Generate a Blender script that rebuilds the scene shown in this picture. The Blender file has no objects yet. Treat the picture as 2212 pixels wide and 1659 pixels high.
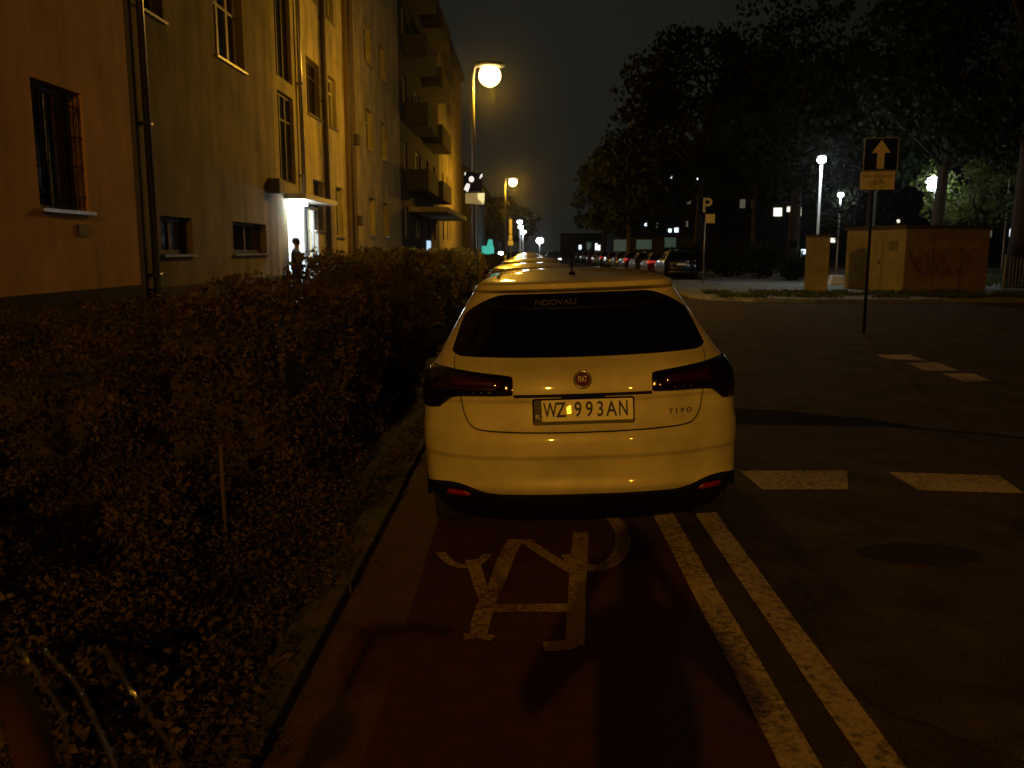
import bpy, bmesh, math, random
import numpy as np
from mathutils import Vector, Matrix, noise
R = math.radians
random.seed(7); rng = np.random.default_rng(7)
S = bpy.context.scene
COL = S.collection
PI = math.pi

# ------------------------------------------------------------------ camera
CAMH = 1.62
PITCH = math.atan(289/1850); YAW = math.atan(34*math.cos(PITCH)/1850)
cam_d = bpy.data.cameras.new('camera'); cam = bpy.data.objects.new('camera', cam_d); COL.objects.link(cam)
cam.location = (0, 0, CAMH); cam.rotation_euler = (PI/2-PITCH, 0, YAW)
cam_d.sensor_width = 36; cam_d.lens = 1850/2212*36; cam_d.clip_end = 2000; cam_d.clip_start = .05
S.camera = cam
cam_d.dof.use_dof = True; cam_d.dof.focus_distance = 4.8; cam_d.dof.aperture_fstop = 4.4
CM = Matrix.Rotation(YAW, 3, 'Z') @ Matrix.Rotation(PI/2-PITCH, 3, 'X')
def ray(px, py): return CM @ Vector(((px-1106)/1850, -(py-829.5)/1850, -1))
def gp(px, py, z=0):      # ground point
    d = ray(px, py); t = (z-CAMH)/d.z; return Vector((d.x*t, d.y*t, z))
def yp(px, py, Y):        # point on plane y=Y
    d = ray(px, py); t = Y/d.y; return Vector((d.x*t, Y, CAMH+d.z*t))
def fy(px, X):            # y of facade column at plane x=X (at horizon)
    d = ray(px, 540); return X/d.x*d.y

# ------------------------------------------------------------------ materials
def mat(name, base, rough=.7, metal=0, noise_s=0, noise_a=.0, bump=0, bump_s=40, coat=0, emit=None, estr=0, spec=.5, col2=None, trans=0, detail=6, stretch=0):
    m = bpy.data.materials.new(name); m.use_nodes = True
    nt = m.node_tree; b = nt.nodes['Principled BSDF']
    b.inputs['Base Color'].default_value = (*base, 1); b.inputs['Roughness'].default_value = rough
    b.inputs['Metallic'].default_value = metal; b.inputs['Specular IOR Level'].default_value = spec
    if coat: b.inputs['Coat Weight'].default_value = coat; b.inputs['Coat Roughness'].default_value = .04
    if trans: b.inputs['Transmission Weight'].default_value = trans
    if emit: b.inputs['Emission Color'].default_value = (*emit, 1); b.inputs['Emission Strength'].default_value = estr
    tc = None
    if noise_a or col2 or bump:
        tc = nt.nodes.new('ShaderNodeTexCoord')
    if noise_a or col2:
        n = nt.nodes.new('ShaderNodeTexNoise'); n.inputs['Scale'].default_value = noise_s; n.inputs['Detail'].default_value = detail
        n.inputs['Roughness'].default_value = .65
        if stretch:
            mpn = nt.nodes.new('ShaderNodeMapping'); mpn.inputs['Scale'].default_value = (1, 1, stretch)
            n4 = nt.nodes.new('ShaderNodeTexNoise'); n4.inputs['Scale'].default_value = noise_s*2.5; n4.inputs['Detail'].default_value = 8
            nt.links.new(tc.outputs['Object'], mpn.inputs['Vector']); nt.links.new(mpn.outputs['Vector'], n4.inputs['Vector'])
            nt.links.new(tc.outputs['Object'], n.inputs['Vector'])
            av = nt.nodes.new('ShaderNodeMix'); av.data_type = 'FLOAT'; av.inputs[0].default_value = .5
            nt.links.new(n.outputs['Fac'], av.inputs[2]); nt.links.new(n4.outputs['Fac'], av.inputs[3])
        nt.links.new(tc.outputs['Object'], n.inputs['Vector'])
        r = nt.nodes.new('ShaderNodeValToRGB')
        c2 = col2 if col2 else tuple(c*(1-noise_a) for c in base)
        r.color_ramp.elements[0].position = .36; r.color_ramp.elements[0].color = (*c2, 1)
        r.color_ramp.elements[1].position = .64; r.color_ramp.elements[1].color = (*base, 1)
        nt.links.new(av.outputs[0] if stretch else n.outputs['Fac'], r.inputs['Fac']); nt.links.new(r.outputs['Color'], b.inputs['Base Color'])
    if bump:
        n2 = nt.nodes.new('ShaderNodeTexNoise'); n2.inputs['Scale'].default_value = bump_s; n2.inputs['Detail'].default_value = 4
        nt.links.new(tc.outputs['Object'], n2.inputs['Vector'])
        bp = nt.nodes.new('ShaderNodeBump'); bp.inputs['Strength'].default_value = bump; bp.inputs['Distance'].default_value = .02
        nt.links.new(n2.outputs['Fac'], bp.inputs['Height']); nt.links.new(bp.outputs['Normal'], b.inputs['Normal'])
    return m
def worn(name, paint, under, scale, thr=.45, rough=.8):
    """road paint worn through to what lies under it"""
    m = mat(name, paint, rough); nt = m.node_tree; b = nt.nodes['Principled BSDF']
    tc = nt.nodes.new('ShaderNodeTexCoord')
    n = nt.nodes.new('ShaderNodeTexNoise'); n.inputs['Scale'].default_value = scale; n.inputs['Detail'].default_value = 8; n.inputs['Roughness'].default_value = .8
    n3 = nt.nodes.new('ShaderNodeTexNoise'); n3.inputs['Scale'].default_value = 2.2; n3.inputs['Detail'].default_value = 3
    ad = nt.nodes.new('ShaderNodeMath'); ad.operation = 'MULTIPLY_ADD'; ad.inputs[1].default_value = .35
    nt.links.new(tc.outputs['Object'], n.inputs['Vector']); nt.links.new(tc.outputs['Object'], n3.inputs['Vector'])
    nt.links.new(n3.outputs['Fac'], ad.inputs[0]); nt.links.new(n.outputs['Fac'], ad.inputs[2])
    r = nt.nodes.new('ShaderNodeValToRGB')
    r.color_ramp.elements[0].position = thr+.1; r.color_ramp.elements[0].color = (*under, 1)
    r.color_ramp.elements[1].position = thr+.25; r.color_ramp.elements[1].color = (*paint, 1)
    nt.links.new(ad.outputs[0], r.inputs['Fac']); nt.links.new(r.outputs['Color'], b.inputs['Base Color'])
    bp = nt.nodes.new('ShaderNodeBump'); bp.inputs['Strength'].default_value = .5; bp.inputs['Distance'].default_value = .01
    nt.links.new(n.outputs['Fac'], bp.inputs['Height']); nt.links.new(bp.outputs['Normal'], b.inputs['Normal'])
    return m
def leafmat(name, c1, c2, trans=.25):
    m = bpy.data.materials.new(name); m.use_nodes = True; nt = m.node_tree; nt.nodes.clear()
    out = nt.nodes.new('ShaderNodeOutputMaterial'); mix = nt.nodes.new('ShaderNodeMixShader'); mix.inputs[0].default_value = trans
    d = nt.nodes.new('ShaderNodeBsdfPrincipled'); d.inputs['Roughness'].default_value = .7; d.inputs['Specular IOR Level'].default_value = .08
    t = nt.nodes.new('ShaderNodeBsdfTranslucent')
    tc = nt.nodes.new('ShaderNodeTexCoord'); n = nt.nodes.new('ShaderNodeTexNoise'); n.inputs['Scale'].default_value = 2.5; n.inputs['Detail'].default_value = 8
    n.inputs['Roughness'].default_value = .8
    r = nt.nodes.new('ShaderNodeValToRGB'); r.color_ramp.elements[0].position = .38; r.color_ramp.elements[1].position = .62
    r.color_ramp.elements[0].color = (*c1, 1); r.color_ramp.elements[1].color = (*c2, 1)
    nt.links.new(tc.outputs['Object'], n.inputs['Vector']); nt.links.new(n.outputs['Fac'], r.inputs['Fac'])
    nt.links.new(r.outputs['Color'], d.inputs['Base Color']); nt.links.new(r.outputs['Color'], t.inputs['Color'])
    nt.links.new(d.outputs[0], mix.inputs[1]); nt.links.new(t.outputs[0], mix.inputs[2]); nt.links.new(mix.outputs[0], out.inputs[0])
    return m

M = dict(
 asphalt = mat('asphalt', (.10,.083,.068), .9, spec=.15, noise_s=2.2, noise_a=.55, detail=12, bump=.9, bump_s=120),
 dark_road_band = mat('dark_road_band', (.016,.016,.016), .95, spec=.05, noise_s=9, noise_a=.4, bump=.6, bump_s=120),
 red_lane = mat('red_lane', (.085,.02,.016), .8, noise_s=9, noise_a=.4, bump=.9, bump_s=130),
 kerb = mat('kerb', (.07,.06,.035), .85, noise_s=5, noise_a=.6, bump=.7, bump_s=60),
 pave = mat('pave', (.30,.31,.29), .8, noise_s=3, noise_a=.5, bump=.6, bump_s=30),
 soil = mat('soil', (.04,.033,.02), .95, noise_s=3, noise_a=.6, bump=1, bump_s=14),
 stucco_a = mat('stucco_a', (.68,.42,.25), .9, noise_s=1.3, noise_a=.35, stretch=.2, bump=.6, bump_s=55),
 stucco_b = mat('stucco_b', (.44,.38,.22), .9, noise_s=1.1, noise_a=.6, stretch=.12, bump=.7, bump_s=45),
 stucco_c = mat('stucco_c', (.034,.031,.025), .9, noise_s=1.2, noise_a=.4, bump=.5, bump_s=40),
 plinth = mat('plinth', (.03,.028,.025), .9, noise_s=4, noise_a=.4, bump=.6),
 spandrel = mat('spandrel', (.05,.043,.03), .9, noise_s=3, noise_a=.4),
 darkwood = mat('darkwood', (.05,.035,.025), .6, noise_s=8, noise_a=.4),
 whiteframe = mat('whiteframe', (.42,.40,.33), .5, noise_s=8, noise_a=.15),
 pane = mat('pane', (.012,.012,.014), .08, spec=.6),
 zinc = mat('zinc', (.35,.35,.34), .32, metal=.7, noise_s=12, noise_a=.25),
 iron = mat('iron', (.015,.015,.015), .9, spec=.1),
 steel = mat('steel', (.32,.32,.32), .4, metal=.75, noise_s=15, noise_a=.2),
 lamp_pole = mat('lamp_pole', (.16,.16,.155), .45, metal=.4, noise_s=15, noise_a=.2),
 concrete = mat('concrete', (.3,.29,.27), .9, noise_s=4, noise_a=.35, bump=.5),
 white_lobby = mat('white_lobby', (.8,.82,.82), .7, noise_s=3, noise_a=.06),
 paint = mat('paint', (.72,.69,.62), .42, coat=.9, noise_s=2.6, noise_a=.30, detail=12),
 black_plastic = mat('black_plastic', (.006,.006,.006), .7, spec=.15, noise_s=30, noise_a=.2),
 seam = mat('seam', (.006,.006,.006), .9),
 glass_dark = mat('glass_dark', (.003,.003,.0035), .06, spec=.45),
 red_lens = mat('red_lens', (.028,.002,.003), .1, coat=.6),
 smoke_lens = mat('smoke_lens', (.006,.002,.002), .1, coat=.6),
 reflector = mat('reflector', (.26,.008,.012), .3, coat=.5),
 chrome = mat('chrome', (.75,.75,.73), .15, metal=1),
 dark_chrome = mat('dark_chrome', (.16,.15,.13), .35, metal=.8),
 emblem_red = mat('emblem_red', (.10,.008,.008), .25, coat=.5),
 plate_white = mat('plate_white', (.86,.85,.78), .4),
 plate_blue = mat('plate_blue', (.01,.015,.06), .4),
 plate_text = mat('plate_text', (.012,.008,.01), .5),
 sticker = mat('sticker', (1,.97,.45), .30, metal=.95),
 label_dim = mat('label_dim', (.10,.09,.075), .6),
 rubber = mat('rubber', (.012,.012,.012), .8),
 alloy = mat('alloy', (.3,.3,.3), .35, metal=.8),
 sign_blue = mat('sign_blue', (.003,.006,.035), .9, spec=.1),
 sign_grey = mat('sign_grey', (.2,.2,.2), .5, metal=.5),
 sign_white = mat('sign_white', (.62,.6,.55), .5, noise_s=9, noise_a=.25),
 sign_yellow = mat('sign_yellow', (.75,.68,.34), .45, noise_s=6, noise_a=.2),
 sign_black = mat('sign_black', (.02,.012,.01), .6),
 bark = mat('bark', (.05,.04,.03), .95, noise_s=6, noise_a=.5, bump=1, bump_s=20),
 leaf_dark = leafmat('leaf_dark', (.012,.018,.008), (.022,.03,.011), .08),
 leaf_brown = leafmat('leaf_brown', (.045,.03,.012), (.09,.08,.03), .3),
 leaf_hedge = leafmat('leaf_hedge', (.024,.023,.009), (.17,.12,.036), .35),
 leaf_top = leafmat('leaf_top', (.06,.06,.015), (.32,.27,.07), .4),
 leaf_lit = leafmat('leaf_lit', (.05,.08,.02), (.16,.18,.05), .5),
 shed_wall = mat('shed_wall', (.32,.27,.11), .9, noise_s=2.2, noise_a=.28, bump=.6, bump_s=30),
 shed_graffiti = mat('shed_graffiti', (.36,.27,.12), .85, noise_s=1.6, col2=(.25,.16,.08), bump=.4, bump_s=30, detail=3),
 shed_dark = mat('shed_dark', (.05,.04,.03), .9),
 skin = mat('skin', (.45,.28,.2), .6), hair = mat('hair', (.02,.015,.01), .7),
 coat_dark = mat('coat_dark', (.012,.012,.018), .9, noise_s=20, noise_a=.3), trousers = mat('trousers', (.01,.01,.012), .9),
 far_wall = mat('far_wall', (.05,.05,.05), .9, noise_s=.5, noise_a=.3),
 bowl_sodium = mat('bowl_sodium', (.9,.8,.5), .4, emit=(1,.62,.2), estr=26),
 bowl_white = mat('bowl_white', (.9,.9,.9), .4, emit=(.85,.95,1), estr=30),
 win_warm = mat('win_warm', (.5,.5,.4), .5, emit=(1,.93,.72), estr=1.6),
 win_cool = mat('win_cool', (.5,.5,.5), .5, emit=(.75,.9,1), estr=2.2),
 win_dimw = mat('win_dimw', (.5,.5,.4), .5, emit=(.8,.75,.5), estr=.09),
 win_green = mat('win_green', (.1,.15,.12), .5, emit=(.35,.6,.45), estr=.07, noise_s=1.5),
 teal = mat('teal', (.05,.4,.35), .5, emit=(.08,.85,.65), estr=.42),
 headlamp = mat('headlamp', (.9,.9,.9), .3, emit=(1,.97,.9), estr=9),
 tail_glint = mat('tail_glint', (.2,.01,.01), .3, emit=(1,.06,.05), estr=.35),  # red glints on parked cars' tail lights, painted as weak glow
 barrier = mat('barrier', (.82,.84,.84), .8, noise_s=4, noise_a=.2),
)
# ------------------------------------------------------------------ mesh helpers
def tag(o, label=None, cat=None, group=None, kind=None):
    if label: o['label'] = label
    if cat: o['category'] = cat
    if group: o['group'] = group
    if kind: o['kind'] = kind
    return o
def empty(name, loc=(0,0,0), rz=0, label=None, cat=None, group=None):
    o = bpy.data.objects.new(name, None); COL.objects.link(o); o.location = loc; o.rotation_euler.z = rz
    o.empty_display_size = .1
    return tag(o, label, cat, group)
def meshobj(name, V, F, m, parent=None, smooth=False, mats=None, midx=None):
    me = bpy.data.meshes.new(name); me.from_pydata([tuple(v) for v in V], [], F)
    if mats:
        for q in mats: me.materials.append(q)
        me.polygons.foreach_set('material_index', midx)
    else: me.materials.append(m)
    if smooth: me.polygons.foreach_set('use_smooth', [True]*len(F))
    me.update()
    o = bpy.data.objects.new(name, me); COL.objects.link(o)
    if parent: o.parent = parent
    return o
class MB:
    def __init__(s): s.V = []; s.F = []
    def quad(s, a, b, c, d):
        n = len(s.V); s.V += [tuple(a), tuple(b), tuple(c), tuple(d)]; s.F.append((n, n+1, n+2, n+3)); return s
    def box(s, x0, x1, y0, y1, z0, z1, T=None):
        n = len(s.V)
        P = [(x, y, z) for z in (z0, z1) for y in (y0, y1) for x in (x0, x1)]
        if T: P = [tuple(T @ Vector(p)) for p in P]
        s.V += P
        for f in ((0,2,3,1),(4,5,7,6),(0,1,5,4),(2,6,7,3),(0,4,6,2),(1,3,7,5)): s.F.append(tuple(n+i for i in f))
        return s
    def tube(s, pts, r, n=10, cap=True):
        pts = [Vector(p) for p in pts]; rs = r if isinstance(r, (list, tuple)) else [r]*len(pts)
        b = len(s.V); up = None
        for i, p in enumerate(pts):
            t = (pts[min(i+1, len(pts)-1)]-pts[max(i-1, 0)]).normalized()
            if up is None:
                up = t.orthogonal().normalized()
            up = (up - t*up.dot(t)); up = up.normalized() if up.length > 1e-6 else t.orthogonal().normalized()
            sd = t.cross(up)
            for k in range(n):
                a = 2*PI*k/n; s.V.append(tuple(p+(up*math.cos(a)+sd*math.sin(a))*rs[i]))
        for i in range(len(pts)-1):
            for k in range(n):
                a = b+i*n+k; c = b+i*n+(k+1) % n; s.F.append((a, c, c+n, a+n))
        if cap:
            s.F.append(tuple(b+k for k in range(n))[::-1]); s.F.append(tuple(b+(len(pts)-1)*n+k for k in range(n)))
        return s
    def prism(s, poly, f0, f1):
        """poly list of 2d points; f0/f1 map (u,v)->3d"""
        n = len(s.V); k = len(poly)
        s.V += [tuple(f0(*p)) for p in poly]+[tuple(f1(*p)) for p in poly]
        s.F.append(tuple(range(n, n+k))[::-1]); s.F.append(tuple(range(n+k, n+2*k)))
        for i in range(k): j = (i+1) % k; s.F.append((n+i, n+j, n+k+j, n+k+i))
        return s
    def ellipsoid(s, c, r, nu=12, nv=8):
        b = len(s.V)
        for j in range(nv+1):
            th = PI*j/nv
            for i in range(nu):
                a = 2*PI*i/nu; s.V.append((c[0]+r[0]*math.sin(th)*math.cos(a), c[1]+r[1]*math.sin(th)*math.sin(a), c[2]+r[2]*math.cos(th)))
        for j in range(nv):
            for i in range(nu):
                a = b+j*nu+i; c2 = b+j*nu+(i+1) % nu; s.F.append((a, a+nu, c2+nu, c2))
        return s
    def build(s, name, m, parent=None, smooth=False, bevel=0):
        o = meshobj(name, s.V, s.F, m, parent, smooth)
        if bevel:
            md = o.modifiers.new('bevel', 'BEVEL'); md.width = bevel; md.segments = 2; md.limit_method = 'ANGLE'
        return o
def children(o): return [c for c in bpy.data.objects if c.parent == o]
def copy_tree(o, parent=None):
    c = o.copy(); COL.objects.link(c); c.parent = parent
    for ch in children(o): copy_tree(ch, c)
    return c
def text_mesh(name, body, size, m, parent, T, extrude=.0015, sx=1, bold=0, align='CENTER'):
    cu = bpy.data.curves.new('tmp', 'FONT'); cu.body = body; cu.size = size; cu.extrude = extrude; cu.align_x = align; cu.align_y = 'CENTER'
    cu.offset = bold
    to = bpy.data.objects.new('tmp', cu); COL.objects.link(to)
    dg = bpy.context.evaluated_depsgraph_get(); me = bpy.data.meshes.new_from_object(to.evaluated_get(dg))
    bpy.data.objects.remove(to); me.materials.clear(); me.materials.append(m); me.name = name
    me.transform(Matrix.Diagonal((sx, 1, 1, 1))); me.transform(T)
    o = bpy.data.objects.new(name, me); COL.objects.link(o); o.parent = parent
    return o
# text drawn in the XZ plane facing -Y
def TXZ(x, y, z, tilt=0): return Matrix.Translation((x, y, z)) @ Matrix.Rotation(PI/2-tilt, 4, 'X')

# ------------------------------------------------------------------ ground
CX = .9
def gz(x):
    return 0 if x >= CX else -.035*(CX-max(x, -.87))
def sheet(name, pts, m, z=0, kind='structure', label=None, thick=None):
    """polygon with camber, pts in xy"""
    return None
def strip(name, xs, ys, zf, m, kind='structure'):
    V = [(x, y, zf(x, y)) for y in ys for x in xs]; n = len(xs)
    F = [(j*n+i, j*n+i+1, (j+1)*n+i+1, (j+1)*n+i) for j in range(len(ys)-1) for i in range(n-1)]
    o = meshobj(name, V, F, m); o['kind'] = kind; return o
strip('ground', [-400, 400], [-300, 900], lambda x, y: -.14, M['soil'])
strip('cycle_lane', [-.87, -.3, .3, .845], [-40, 0, 230], lambda x, y: gz(x), M['red_lane'])
strip('road', [.845, CX, 3, 60], [-40, 5, 27], lambda x, y: gz(x), M['asphalt'])
strip('road_far', [.845, CX, 3, 9.7], [27, 100, 230], lambda x, y: gz(x), M['asphalt'])
# left verge
xs = list(np.linspace(-1.03, -4.6, 22))[::-1]; ys = list(np.linspace(-12, 40, 120))+[60, 100, 230]
strip('verge_soil', xs, ys, lambda x, y: -.02+.05*noise.noise(Vector((x*1.3, y*1.3, 0)))*min(1, (-1.03-x)*3+.05), M['soil'])
b = MB()
for i in range(44):   # kerb stones
    y0 = -8+i*2.0
    dz = random.uniform(-.012, .012); dx = random.uniform(-.008, .008)
    b.box(-1.03+dx, -.87+dx, y0, y0+1.985, -.14, .015+dz)
k = b.build('kerb', M['kerb'], bevel=.012); k['kind'] = 'structure'
# sidewalk next to the houses
strip('pavement_houses', [-6.6, -4.6], [-12, 230], lambda x, y: .03, M['pave'])
# right hand pavement behind the junction
b = MB(); b.prism([(5.6, 29.5), (6.0, 28.2), (7.2, 27.3), (9, 27), (40, 27), (40, 110), (9.7, 110), (9.7, 45.2), (7, 44.6), (5.6, 43)],
   lambda u, v: (u, v, -.13), lambda u, v: (u, v, .11))
o = b.build('pavement', M['pave']); o['kind'] = 'structure'
def pxpoly(name, pts, m, z=.004, cam_z=True):
    P = []
    for (px, py) in pts:
        g = gp(px, py, 0)
        for _ in range(3): g = gp(px, py, gz(g.x))
        P.append((g.x, g.y, gz(g.x)+z))
    return P
def mark(name, polys, m, z=.004):
    V = []; F = []
    for pts in polys:
        P = pxpoly(name, pts, m, z); n = len(V); V += P; F.append(tuple(range(n, n+len(P))))
    o = meshobj(name, V, F, m); o['kind'] = 'structure'; return o
def cracks(m, scale, dark, width):
    nt = m.node_tree; b = nt.nodes['Principled BSDF']; src = b.inputs['Base Color'].links[0].from_socket
    tc = nt.nodes.new('ShaderNodeTexCoord'); n = nt.nodes.new('ShaderNodeTexNoise'); n.inputs['Scale'].default_value = 3; n.inputs['Detail'].default_value = 6
    nt.links.new(tc.outputs['Object'], n.inputs['Vector'])
    mx = nt.nodes.new('ShaderNodeVectorMath'); mx.operation = 'MULTIPLY_ADD'; mx.inputs[1].default_value = (.35,.35,.35)
    nt.links.new(n.outputs['Color'], mx.inputs[0]); nt.links.new(tc.outputs['Object'], mx.inputs[2])
    v = nt.nodes.new('ShaderNodeTexVoronoi'); v.feature = 'DISTANCE_TO_EDGE'; v.inputs['Scale'].default_value = scale; nt.links.new(mx.outputs[0], v.inputs['Vector'])
    r = nt.nodes.new('ShaderNodeValToRGB'); r.color_ramp.elements[0].position = width*.4; r.color_ramp.elements[0].color = (dark,dark,dark,1); r.color_ramp.elements[1].position = width; r.color_ramp.elements[1].color = (1,1,1,1)
    nt.links.new(v.outputs['Distance'], r.inputs['Fac'])
    sp = nt.nodes.new('ShaderNodeTexNoise'); sp.inputs['Scale'].default_value = 160; sp.inputs['Detail'].default_value = 2; nt.links.new(tc.outputs['Object'], sp.inputs['Vector'])
    r2 = nt.nodes.new('ShaderNodeValToRGB'); r2.color_ramp.elements[0].position = .4; r2.color_ramp.elements[0].color = (.45,.45,.45,1); r2.color_ramp.elements[1].position = .68; r2.color_ramp.elements[1].color = (1.9,1.9,1.9,1)
    nt.links.new(sp.outputs['Fac'], r2.inputs['Fac'])
    m1 = nt.nodes.new('ShaderNodeMix'); m1.data_type = 'RGBA'; m1.blend_type = 'MULTIPLY'; m1.inputs[0].default_value = 1; nt.links.new(src, m1.inputs[6]); nt.links.new(r.outputs[0], m1.inputs[7])
    m2 = nt.nodes.new('ShaderNodeMix'); m2.data_type = 'RGBA'; m2.blend_type = 'MULTIPLY'; m2.inputs[0].default_value = 1; nt.links.new(m1.outputs[2], m2.inputs[6]); nt.links.new(r2.outputs[0], m2.inputs[7])
    nt.links.new(m2.outputs[2], b.inputs['Base Color'])
cracks(M['asphalt'], .55, .6, .009); cracks(M['red_lane'], .5, .65, .007)
W_ASPH = worn('paint_on_asphalt', (.56,.48,.34), (.10,.085,.06), 27, .47)
W_RED = worn('paint_on_red', (.42,.34,.22), (.09,.03,.02), 42, .46)
# double lane line, with camber
def line_strip(name, x0, x1, y0, y1, m):
    n = 60; V = []; 
    for i in range(n+1):
        y = y0+(y1-y0)*i/n
        jl = random.uniform(-.004, .004); jr = random.uniform(-.004, .004)
        V += [(x0+jl, y, gz(x0)+.004), (x1+jr, y, gz(x1)+.004)]
    F = [(2*i, 2*i+1, 2*i+3, 2*i+2) for i in range(n)]
    o = meshobj(name, V, F, m); o['kind'] = 'structure'; return o
LX = []
for (pa, pb) in (((1050+843/1.5255)/2500*2212, None),): pass
def gx(zx, zy):  # from zoomed crop coords (origin 1050,1200 scale 1.5255 in source px)
    return (1050+zx/1.5255)*2212/2500, (1200+zy/1.5255)*2212/2500
for nm, l0, l1, r0, r1 in (('lane_line', (848,125), (1310,1030), (915,105), (1460,1030)), ('lane_line', (1005,110), (1620,1030), (1078,100), (1770,1030))):
    A, Bq, Cq, D = [gp(*gx(*q), 0) for q in (l0, l1, r0, r1)]
    n = 60; V = []
    def at(P, Q, y): 
        t = (y-P.y)/(Q.y-P.y); return P.x+(Q.x-P.x)*t
    xl = [(A.x), (Bq.x)]
    for i in range(n+1):
        y = 1.2+(60-1.2)*(i/n)**2
        if y <= A.y: a = at(A, Bq, y); c = at(Cq, D, y)
        else: a = A.x; c = Cq.x
        a += random.uniform(-.004, .004); c += random.uniform(-.004, .004)
        V += [(a, y, gz(a)+.005), (c, y, gz(c)+.005)]
    F = [(2*i, 2*i+1, 2*i+3, 2*i+2) for i in range(n)]
    o = meshobj('lane_line', V, F, W_ASPH); o['kind'] = 'structure'
# dashes across the junction
def z2(x, y): return (1750+x/2.9493)*2212/2500, (750+y/2.9493)*2212/2500
mark('give_way_marking', [[z2(*p) for p in q] for q in (
   [(165,1180),(940,1180),(945,1315),(325,1315)],
   [(1235,1190),(2030,1215),(2215,1345),(1450,1320)],)], W_ASPH)
mark('parking_marking', [[z2(*p) for p in q] for q in (
   [(1150,345),(1390,343),(1510,385),(1240,378)],
   [(1370,402),(1590,400),(1745,458),(1500,460)],
   [(1620,478),(1850,480),(1980,535),(1770,538)])], W_ASPH)
mark('dark_road_band', [[z2(*p) for p in [(100,730),(500,745),(880,790),(1090,800),(1300,840),(1560,880),(1900,905),(2330,955),(2330,968),(1900,918),(1300,865),(880,852),(500,846),(100,840)]],
   ], M['dark_road_band'])  # narrow dark band across the road, tapering to the right
# manhole
mc = gp(1985, 1197, 0)
b = MB(); b.prism([(.33*math.cos(a), .16*math.sin(a)) for a in np.linspace(0, 2*PI, 33)[:-1]], lambda u, v: (mc.x+u, mc.y+v, -.02), lambda u, v: (mc.x+u, mc.y+v, .006))
mh = b.build('manhole_cover', mat('cast_iron', (.035,.03,.028), .9, spec=.1, noise_s=25, noise_a=.5, bump=.8, bump_s=40)); tag(mh, 'dark oval iron cover set in the asphalt right of the double line', 'manhole cover')
# bicycle symbol (seen upside down), drawn in crop coordinates of the photograph's marking
def z3(x, y): return (1050+x/4.0218)*2212/2500, (1240+y/4.0218)*2212/2500
def ribbon(pts, w):
    G = []
    for (x, y) in pts:
        p = z3(x, y); g = gp(*p, 0)
        for _ in range(3): g = gp(*p, gz(g.x))
        G.append(Vector((g.x, g.y)))
    L = []; Rr = []
    for i, g in enumerate(G):
        t = (G[min(i+1, len(G)-1)]-G[max(i-1, 0)]).normalized(); nn = Vector((-t.y, t.x))
        ww = w*(1+random.uniform(-.07, .07))
        L.append(g+nn*ww/2); Rr.append(g-nn*ww/2)
    return L, Rr
V = []; F = []; zz = .004
def add_ribbon(pts, w):
    global V, F, zz
    L, Rr = ribbon(pts, w); n = len(V); zz += .0006
    for l, r in zip(L, Rr): V += [(l.x, l.y, gz(l.x)+zz), (r.x, r.y, gz(r.x)+zz)]
    for i in range(len(L)-1): F.append((n+2*i, n+2*i+1, n+2*i+3, n+2*i+2))
def arc(cx, cy, rx, ry, a0, a1, n=30): return [(cx+rx*math.cos(R(a)), cy+ry*math.sin(R(a))) for a in np.linspace(a0, a1, n)]
RW = .086
add_ribbon([(1115,1370),(1300,1360),(1410,1335)], RW*1.05)      # handlebar
add_ribbon([(1420,1360),(1445,800),(1460,560),(1480,250)], RW)   # steerer and fork
add_ribbon([(545,1000),(900,990),(1400,990)], RW*1.05)           # top tube
add_ribbon([(330,1275),(480,1262),(620,1290)], RW*.7)            # saddle
add_ribbon([(470,1250),(500,1120),(570,900),(640,790),(745,500),(840,320)], RW)  # seat tube
add_ribbon([(570,940),(500,800),(440,600),(400,520)], RW*.8)     # stay
add_ribbon([(1420,640),(1250,540),(1110,455),(930,330)], RW*.8)  # down tube
add_ribbon(arc(1610, 330, 285, 275, -90, 150, 50), RW)           # front wheel
add_ribbon(arc(340, 310, 270, 280, 35, 150, 30), RW*.6)         # rear wheel
o = meshobj('cycle_symbol', V, F, W_RED); o['kind'] = 'structure'

# ------------------------------------------------------------------ foliage
def leaves(name, P, size, m, parent=None, flat=0, seedoff=0):
    P = np.asarray(P); n = len(P)
    a = rng.normal(size=(n, 3)); a[:, 2] *= (1-flat) if flat >= 0 else .1; a /= np.linalg.norm(a, axis=1)[:, None]
    h = rng.normal(size=(n, 3))*([1,1,1] if flat >= 0 else [.25,.25,1]); bb = np.cross(a, h); bb /= np.linalg.norm(bb, axis=1)[:, None]
    nn = np.cross(a, bb)
    s = size*rng.uniform(.6, 1.4, n)[:, None]
    V = np.empty((n, 4, 3)); V[:, 0] = P-a*s*.6; V[:, 1] = P+bb*s*.36+nn*s*.08; V[:, 2] = P+a*s*.6; V[:, 3] = P-bb*s*.36+nn*s*.08
    me = bpy.data.meshes.new(name); me.vertices.add(4*n); me.vertices.foreach_set('co', V.reshape(-1))
    me.loops.add(4*n); me.loops.foreach_set('vertex_index', np.arange(4*n, dtype=np.int32))
    me.polygons.add(n); me.polygons.foreach_set('loop_start', np.arange(0, 4*n, 4, dtype=np.int32)); me.polygons.foreach_set('loop_total', np.full(n, 4, dtype=np.int32))
    me.materials.append(m); me.update(calc_edges=True)
    o = bpy.data.objects.new(name, me); COL.objects.link(o)
    if parent: o.parent = parent
    return o
def clumps(centers, radii, per, squash=.8):
    out = []
    for c, r in zip(centers, radii):
        d = rng.normal(size=(per, 3)); d /= np.linalg.norm(d, axis=1)[:, None]
        rr = r*rng.uniform(.35, 1, per)[:, None]**.6; q = d*rr; q[:, 2] *= squash
        out.append(q+np.asarray(c))
    return np.concatenate(out)
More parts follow.
